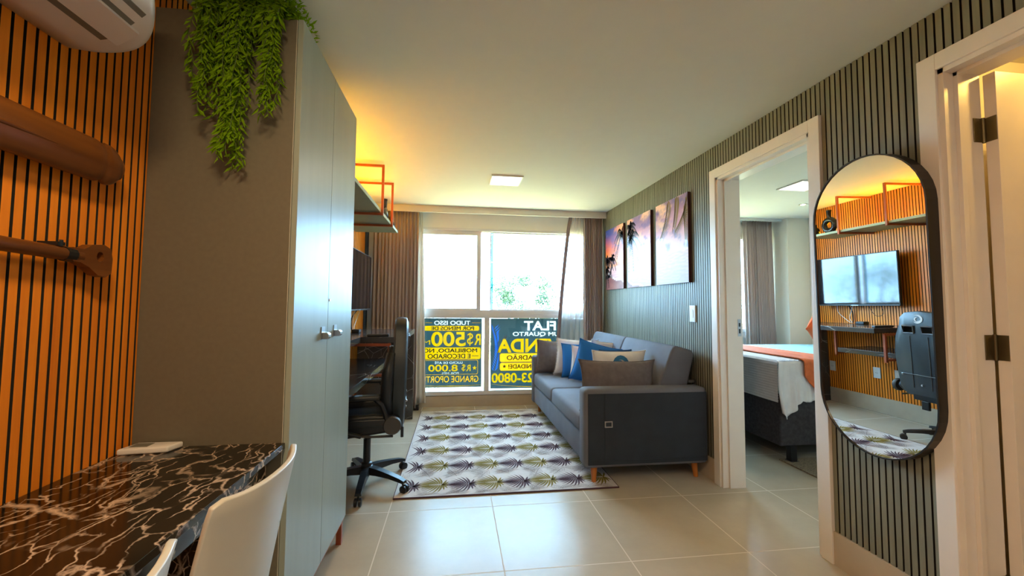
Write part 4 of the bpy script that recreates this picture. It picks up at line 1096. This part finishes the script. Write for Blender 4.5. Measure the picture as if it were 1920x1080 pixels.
# ------------------------------------------------------------------ bedroom: bed
BXF, BYN, BYF, BZT = 2.485, 2.905, 4.46, .775
bed = thing('bed', 'double bed on a dark grey fabric box with aqua sheet', 'bed', (3.40, 3.68, 0))
obj('box_base', B(BXF+.005, 4.40, BYN+.005, BYF, .13, .52, bev=.012), 'bedbase', bed, smooth=True)
obj('mattress', B(BXF+.012, 4.40, BYN+.012, BYF-.01, .52, BZT-.015, bev=.03), 'sheet', bed, smooth=True)
for x in (BXF+.12, 4.2):
    for y in (BYN+.035, BYF-.1):
        bm = bmesh.new(); box(bm, x-.025, x+.025, y-.025, y+.025, .012, .13); box(bm, x-.032, x+.032, y-.032, y+.032, 0, .012); obj('leg', bm, 'black', bed)
def drape_over(name, label, mat, x0, x1, hemz_side, z, rib=0, foot=None, cat='blanket', waves=.012, seed=0, wavy=None):
    """cloth lying across the bed and hanging over its near side (and its foot when foot is given)"""
    t = thing(name, label, cat, ((x0+x1)/2, 3.6, BZT)); rn = random.Random(seed)
    bm = bmesh.new(); prof = []     # path over near side: list of (y, z)
    n1 = 34; V = []; nx = 60
    L1 = BZT+z-hemz_side
    for i in range(nx+1):
        u = i/nx; x = x0+(x1-x0)*u; row = []
        L1i = L1*(1 + (wavy(u) if wavy else 0))
        for j in range(n1+1):
            f = j/n1
            if f < .5: g = f/.5; yy = BYF-.02-(BYF-.02-BYN-.02)*g; zz = BZT+z
            elif f < .58: g = (f-.5)/.08; yy = BYN+.02-.07*sin(g*pi/2); zz = BZT+z-.03*(1-cos(g*pi/2))
            else: g = (f-.58)/.42; yy = BYN-.050-.010*sin(u*16+seed)*g-.004*g; zz = BZT+z-.03-(L1i-.03)*g
            zz += waves*.4*noise.noise(Vector((x*7, yy*3+f*2, seed))); 
            if rib: zz += .0025*abs(sin(x*pi/rib)) if f < .58 else 0; yy -= .003*abs(sin(x*pi/rib)) if f >= .58 else 0
            row.append(bm.verts.new((x, yy, zz)))
        V.append(row)
    for i in range(nx):
        for j in range(n1): bm.faces.new((V[i][j], V[i][j+1], V[i+1][j+1], V[i+1][j]))
    o = obj('cloth', bm, mat, t, smooth='all', recalc=False)
    sm = o.modifiers.new('s', 'SOLIDIFY'); sm.thickness = .008
    return t
# white ribbed blanket: top, foot drop and near-side drop with a folded corner
t = thing('ribbed_blanket', 'white ribbed blanket draped over the foot of the bed with a folded corner', 'blanket', (2.6, 3.6, BZT))
bm = bmesh.new(); V = []; n1 = 110
path = [(2.86-(2.86-BXF-.02)*k/10, BZT+.006) for k in range(11)] + [(BXF-.005+.02*cos(a), BZT-.016+.022*sin(a)) for a in (1.1, .6, .0)] 
ysteps = 60
for j in range(ysteps+1):
    y = BYN-.004+(BYF-.05-BYN)*j/ysteps; row = []
    for k in range(n1+1):
        f = k/n1; L_top = .40; L_drop = .315; s = f*(L_top+L_drop)
        if s < L_top-.02: x = BXF+L_top-s-.0; z = BZT+.008
        elif s < L_top+.02: a = (s-L_top+.02)/.04*pi/2; x = BXF+.02-.028*sin(a); z = BZT+.008-.022*(1-cos(a))
        else: x = BXF-.008-.004*sin(y*9); z = BZT-.014-(s-L_top-.02)
        rib = .006*abs(sin(s*pi/.02))
        if s < L_top: z += rib
        else: x -= rib
        row.append(bm.verts.new((x, y, z)))
    V.append(row)
for j in range(ysteps):
    for k in range(n1): bm.faces.new((V[j][k], V[j][k+1], V[j+1][k+1], V[j+1][k]))
o = obj('foot_cover', bm, 'blanket', t, smooth='all', recalc=False)
bm = bmesh.new(); V = []
for i in range(81):
    u = i/80; x = BXF-.012+.62*u; row = []
    hem = .345+.13*min(1, max(0, (u-.07)/.2))**.8 + .006*sin(u*30) + .05*max(0, .05-u)/.05
    for k in range(25):
        f = k/24; zt = BZT+.012; g = f
        z = zt-(zt-hem)*g; fold = .026*sin(u*26+.5)*g*(1 if u < .35 else .25) + .010*sin(u*60)*g*(1 if u < .35 else .3)
        y = BYN-.014-.012*g-abs(fold)-.003*abs(sin(x*pi/.018))
        row.append(bm.verts.new((x-.02*sin(g*3)*(1 if u < .1 else 0), y if f > 0 else BYN+.01, z)))
    V.append(row)
for i in range(80):
    for k in range(24): bm.faces.new((V[i][k], V[i][k+1], V[i+1][k+1], V[i+1][k]))
o = obj('side_drop', bm, 'blanket', t, smooth='all', recalc=False); sm = o.modifiers.new('s', 'SOLIDIFY'); sm.thickness = .006
drape_over('bed_runner', 'orange linen runner laid across the bed beside the white blanket', 'runner', 2.665, 3.06, .52, .026, seed=3, waves=.02, wavy=lambda u: -.55*max(0, .32-u)/.32)
cushion('bed_pillow', 'orange pillow standing at the head of the bed by the wall', 'c_orange', 4.05, 4.12, BZT+.21, .44, .36, .13, radians(20), radians(12), radians(35), group='pillows on the bed')
cushion('bed_pillow', 'white pillow with grey edge in front of the orange pillow', 'c_cream', 4.14, 3.70, BZT+.14, .46, .28, .13, radians(70), radians(-20), 0, group='pillows on the bed')
bm = bmesh.new(); box(bm, 2.535, 3.30, 2.36, 2.985, .001, .010); o = obj('bedside_rug', bm, 'jute'); tag(o, 'small brown woven rug on the bedroom floor beside the bed', 'rug'); center(o)

# ------------------------------------------------------------------ banners in the lower window panes
YS = YW+.022
CUT = []
def solid_cut(faces_mesh_verts, polys):
    """keeps a copy of backlit artwork as a thin solid, later cut out of the dark film"""
    CUT.append((faces_mesh_verts, polys))
def text(parent, s, x0, x1, z0, z1, mat, bold=.012, fat=0):
    """lettering that faces the street: read from inside it is mirrored. x0..x1, z0..z1 is the box it fills"""
    cu = bpy.data.curves.new('lettering', 'FONT'); cu.body = s; cu.size = 1; cu.offset = bold; cu.fill_mode = 'BOTH'; cu.extrude = .001
    o = bpy.data.objects.new('lettering', cu); C.objects.link(o); bpy.context.view_layer.update()
    dg = bpy.context.evaluated_depsgraph_get(); me = bpy.data.meshes.new_from_object(o.evaluated_get(dg)); bpy.data.objects.remove(o)
    bm = bmesh.new(); bm.from_mesh(me); bmesh.ops.remove_doubles(bm, verts=bm.verts, dist=1e-5)
    xs = [v.co.x for v in bm.verts]; ys = [v.co.y for v in bm.verts]
    a, b, c, d = min(xs), max(xs), min(ys), max(ys); dark = mat == 'signdark'
    for v in bm.verts:
        fx = (v.co.x-a)/(b-a); fz = (v.co.y-c)/(d-c); back = v.co.z > 0
        y = (YS-.0040 if back else YS-.0032) if dark else (YS-.0030 if back else YS+.001)
        v.co = Vector((x1-(x1-x0)*fx, y, z0+(z1-z0)*fz))
    if not dark: BACKLIT.append(bm.copy())
    if fat:
        g0 = list(bm.verts)+list(bm.edges)+list(bm.faces)
        for k, (dx, dz) in enumerate(((fat, 0), (-fat, 0), (0, fat*.6), (0, -fat*.6))):
            r_ = bmesh.ops.duplicate(bm, geom=g0); bmesh.ops.translate(bm, verts=[e_ for e_ in r_['geom'] if isinstance(e_, bmesh.types.BMVert)], vec=(dx, -.00012*(k+1), dz))
    return obj('lettering', bm, mat, parent)
BACKLIT = []
def cut_film(film):
    cb = bmesh.new()
    for b_ in BACKLIT:
        me = bpy.data.meshes.new('c'); b_.to_mesh(me); cb.from_mesh(me); b_.free()
    BACKLIT.clear()
    bmesh.ops.recalc_face_normals(cb, faces=cb.faces)
    for v in cb.verts: v.co.y = YS-.006 if v.co.y < YS-.001 else YS+.004
    bmesh.ops.translate(cb, verts=cb.verts, vec=-root_offset(film.parent))
    me = bpy.data.meshes.new('cutter'); cb.to_mesh(me); cb.free(); c = bpy.data.objects.new('cutter', me); C.objects.link(c); c.parent = film.parent
    md = film.modifiers.new('cut', 'BOOLEAN'); md.object = c; md.solver = 'EXACT'; md.use_self = True
    bpy.context.view_layer.update(); dg = bpy.context.evaluated_depsgraph_get()
    new = bpy.data.meshes.new_from_object(film.evaluated_get(dg)); film.modifiers.clear(); film.data = new; bpy.data.objects.remove(c)
def solid_poly(pts, holes=None):
    """thin solid standing in the film from a closed outline of (x, z)"""
    bm = bmesh.new(); A = [bm.verts.new((x, YS-.0028, z)) for x, z in pts]; D = [bm.verts.new((x, YS+.001, z)) for x, z in pts]; n = len(pts)
    if holes:
        Ah = [bm.verts.new((x, YS-.0028, z)) for x, z in holes]; Dh = [bm.verts.new((x, YS+.001, z)) for x, z in holes]
        for i in range(n):
            j = (i+1) % n
            bm.faces.new((A[i], A[j], Ah[j], Ah[i])); bm.faces.new((D[i], Dh[i], Dh[j], D[j])); bm.faces.new((A[i], D[i], D[j], A[j])); bm.faces.new((Ah[i], Ah[j], Dh[j], Dh[i]))
    else:
        bm.faces.new(A); bm.faces.new(D[::-1])
        for i in range(n): j = (i+1) % n; bm.faces.new((A[i], D[i], D[j], A[j]))
    bmesh.ops.recalc_face_normals(bm, faces=bm.faces); return bm
def rrect(parent, x0, x1, z0, z1, mat, r=.02, line=0):
    pts = []
    for cx_, cz_, a0 in ((x1-r, z1-r, 0), (x0+r, z1-r, pi/2), (x0+r, z0+r, pi), (x1-r, z0+r, 1.5*pi)):
        for k in range(5): a = a0+pi/2*k/4; pts.append((cx_+r*cos(a), cz_+r*sin(a)))
    hole = None
    if line: mx_, mz_ = (x0+x1)/2, (z0+z1)/2; hole = [(p[0]+math.copysign(line, mx_-p[0]), p[1]+math.copysign(line, mz_-p[1])) for p in pts]
    bm = solid_poly(pts, hole); BACKLIT.append(bm.copy()); return obj('label_bar', bm, mat, parent)
def star(parent, cx_, cz_, r, mat):
    if mat == 'signdark':
        bm = bmesh.new()
        bm.faces.new([bm.verts.new((cx_+(r if k % 2 == 0 else r*.42)*sin(pi*k/5), YS-.0036, cz_+(r if k % 2 == 0 else r*.42)*cos(pi*k/5))) for k in range(10)])
    else:
        bm = solid_poly([(cx_+(r if k % 2 == 0 else r*.42)*sin(pi*k/5), cz_+(r if k % 2 == 0 else r*.42)*cos(pi*k/5)) for k in range(10)]); BACKLIT.append(bm.copy())
    return obj('star', bm, mat, parent, recalc=False)
def rule(parent, x0, x1, z, mat='signgold', h=.004):
    bm = solid_poly([(x0, z), (x1, z), (x1, z+h), (x0, z+h)])
    if mat == 'signdark': bmesh.ops.translate(bm, verts=bm.verts, vec=(0, -.0035, 0))
    else: BACKLIT.append(bm.copy())
    obj('rule', bm, mat, parent)
def arc(parent, x0, x1, z0, sag, mat='signgold', h=.007):
    n = 24; lo = []; hi = []
    for k in range(n+1):
        f = k/n; x = x0+(x1-x0)*f; z = z0+sag*(2*f-1)**2; lo.append((x, z)); hi.append((x, z+h*(1-.6*abs(2*f-1))))
    bm = solid_poly(lo+hi[::-1]); BACKLIT.append(bm.copy()); obj('swoosh', bm, mat, parent)
s1 = thing('window_banner', 'dark banner with mirrored yellow price lettering in the left lower pane', 'banner', (-.17, YS, .215), 'banners in the lower panes')
film = obj('film', B(-.70, .318, YS-.002, YS, .215, 1.036), 'signbase', s1)
text(s1, 'TUDO ISSO', -.252, .178, .955, 1.006, 'signwhite', .02)
rule(s1, .20, .30, .980); rule(s1, -.36, -.275, .980)
rrect(s1, -.62, .285, .886, .945, 'signyellow'); text(s1, 'POR MENOS DE', -.285, .222, .895, .937, 'signdark', 0, .0022)
text(s1, 'R', .225, .305, .715, .850, 'signyellow', .02); text(s1, '$', .140, .212, .705, .862, 'signyellow', .0); text(s1, '500', -.285, .125, .700, .875, 'signyellow', .025); text(s1, 'MIL', -.50, -.295, .722, .775, 'signyellow', 0)
rrect(s1, -.64, .305, .546, .688, 'signyellow'); text(s1, 'MOBILIADO, NOVO', -.50, .262, .622, .674, 'signdark', 0, .0022); text(s1, 'E DECORADO', -.32, .182, .558, .610, 'signdark', 0, .0022)
rule(s1, .20, .28, .583, 'signdark', .006)
rrect(s1, -.60, .275, .366, .538, 'signgold', line=.005)
text(s1, 'LUCRO DE ATÉ', -.238, .089, .493, .526, 'signwhite', .012)
text(s1, '8.000', -.312, .035, .404, .484, 'signyellow', .02); text(s1, 'R', .135, .187, .404, .480, 'signyellow', .02); text(s1, '$', .080, .125, .400, .488, 'signyellow', .0); star(s1, .235, .442, .030, 'signyellow')
text(s1, 'POR MÊS', -.152, .046, .368, .400, 'signwhite', 0)
text(s1, 'GRANDE OPORTUNIDADE', -.69, .282, .275, .350, 'signgold', .010)
arc(s1, -.40, .31, .228, .012)
cut_film(film)
s2 = thing('window_banner', 'dark banner with mirrored lettering and a blue palm leaf in the right lower pane', 'banner', (1.0, YS, .19), 'banners in the lower panes')
film = obj('film', B(.425, 1.60, YS-.002, YS, .190, 1.036), 'signbase', s2)
text(s2, 'FLAT', .834, 1.235, .890, 1.006, 'signwhite', .03)
text(s2, 'UM QUARTO', .696, 1.275, .812, .872, 'signwhite', .02)
text(s2, 'VENDA', .503, 1.290, .620, .790, 'signyellow', .035)
rrect(s2, .540, 1.50, .508, .612, 'signgold', .022); text(s2, 'ALTO PADRÃO', .625, 1.26, .532, .600, 'signdark', 0, .0022)
rrect(s2, .540, 1.50, .403, .498, 'signgold', .022); text(s2, 'OPORTUNIDADE!', .645, 1.22, .428, .478, 'signdark', 0, .0022); star(s2, .595, .455, .026, 'signdark')
text(s2, '23-0800', .440, .955, .258, .376, 'signyellow', .03)
arc(s2, .44, 1.5, .205, .04)
bm = bmesh.new(); tmp = []
def merge(dst, src):
    me = bpy.data.meshes.new('m'); src.to_mesh(me); src.free(); dst.from_mesh(me)
for k in range(20):     # blue palm leaf: leaflets on either side of a curved stalk
    f = k/19; px_, pz_ = .462+.055*sin(f*3), .90-.50*f
    for s_ in (-1, 1):
        ln = .11*(1-.35*abs(f-.4)); ex = max(.432, px_-ln*.45) if s_ < 0 else px_+ln*.7; ez = pz_+ln*.7; sx = px_+s_*.003
        if k > 2 and s_ > 0: ex = min(ex, .53 if pz_+ln*.7 > .80 or pz_ < .61 else .50)
        dx_, dz_ = ex-sx, ez-pz_; l_ = sqrt(dx_*dx_+dz_*dz_); nx_, nz_ = -dz_/l_*.0065, dx_/l_*.0065
        merge(bm, solid_poly([(sx, pz_), (sx+dx_*.4+nx_, pz_+dz_*.4+nz_), (ex, ez), (sx+dx_*.4-nx_, pz_+dz_*.4-nz_)]))
BACKLIT.append(bm.copy()); obj('palm_leaf', bm, 'signblue', s2)
cut_film(film)
bm = solid_poly([(.600+(.040 if k % 2 == 0 else .009)*cos(2*pi*k/20), .800+(.040 if k % 2 == 0 else .009)*sin(2*pi*k/20)) for k in range(20)])
bmesh.ops.translate(bm, verts=bm.verts, vec=(0, -.0035, 0)); obj('spark', bm, 'signwhite', s2)

# ------------------------------------------------------------------ outside
g = struct('ground', B(-60, 60, 5.3, 120, -4.2, -4.0), 'grass', 'grassy ground outside, below the window')
def tree(name, label, x, y, zc, rx, rz, n, seed, lsize):
    rn = random.Random(seed); t = thing(name, label, 'tree', (x, y, -4.0), 'trees outside the window'); bm = bmesh.new()
    blobs = [(Vector((x+rn.uniform(-.75, .75)*rx, y+rn.uniform(-.6, .6)*rx, zc+rn.uniform(-.8, .7)*rz)), rn.uniform(.22, .46)*rx) for _ in range(34)]
    blobs = [(c, r*(1-.45*max(0, (c.z-zc)/rz))) for c, r in blobs]
    for i in range(n):
        c, r = rn.choice(blobs); d = Vector((rn.gauss(0, 1), rn.gauss(0, 1), rn.gauss(0, 1))).normalized(); p = c+d*r*rn.uniform(.5, 1.05)
        a = Vector((rn.uniform(-1, 1), rn.uniform(-1, 1), rn.uniform(-1, 1))).normalized(); b = a.orthogonal().normalized(); s = lsize*rn.uniform(.6, 1.3)
        bm.faces.new([bm.verts.new(q) for q in (p-a*s, p+b*s*.35, p+a*s, p-b*s*.35)])
    f = obj('foliage', bm, 'treeleaf', t, recalc=False); f['kind'] = 'stuff'
    bm = bmesh.new(); tube(bm, [(x, y, -4.0), (x+.1, y, -2), (x, y, zc)], [.16, .12, .06], 10)
    for k in range(6):
        c, r = blobs[k]; tube(bm, [(x, y, zc-rz*.6), ((x+c.x)/2, (y+c.y)/2, (zc+c.z)/2-.1), tuple(c)], [.06, .04, .015], 6)
    obj('trunk', bm, 'bark', t, smooth=True)
tree('leafy_tree', 'leafy tree seen through the right sliding pane, its top highest', 1.75, 10.2, .75, .95, 1.5, 12000, 4, .036)
tree('leafy_tree', 'sparser tree seen to the right of the tallest tree, beside the sheer curtain', 4.4, 15.5, 1.2, 1.5, 1.2, 1500, 9, .06)
tree('leafy_tree', 'low distant tree seen at the bottom of the left sliding pane', -.8, 17, .55, 1.9, 1.4, 800, 13, .06)
tree('leafy_tree', 'tree seen through the bedroom window beside the curtain', 10.5, 13.5, .9, 1.9, 1.9, 3200, 21, .06)
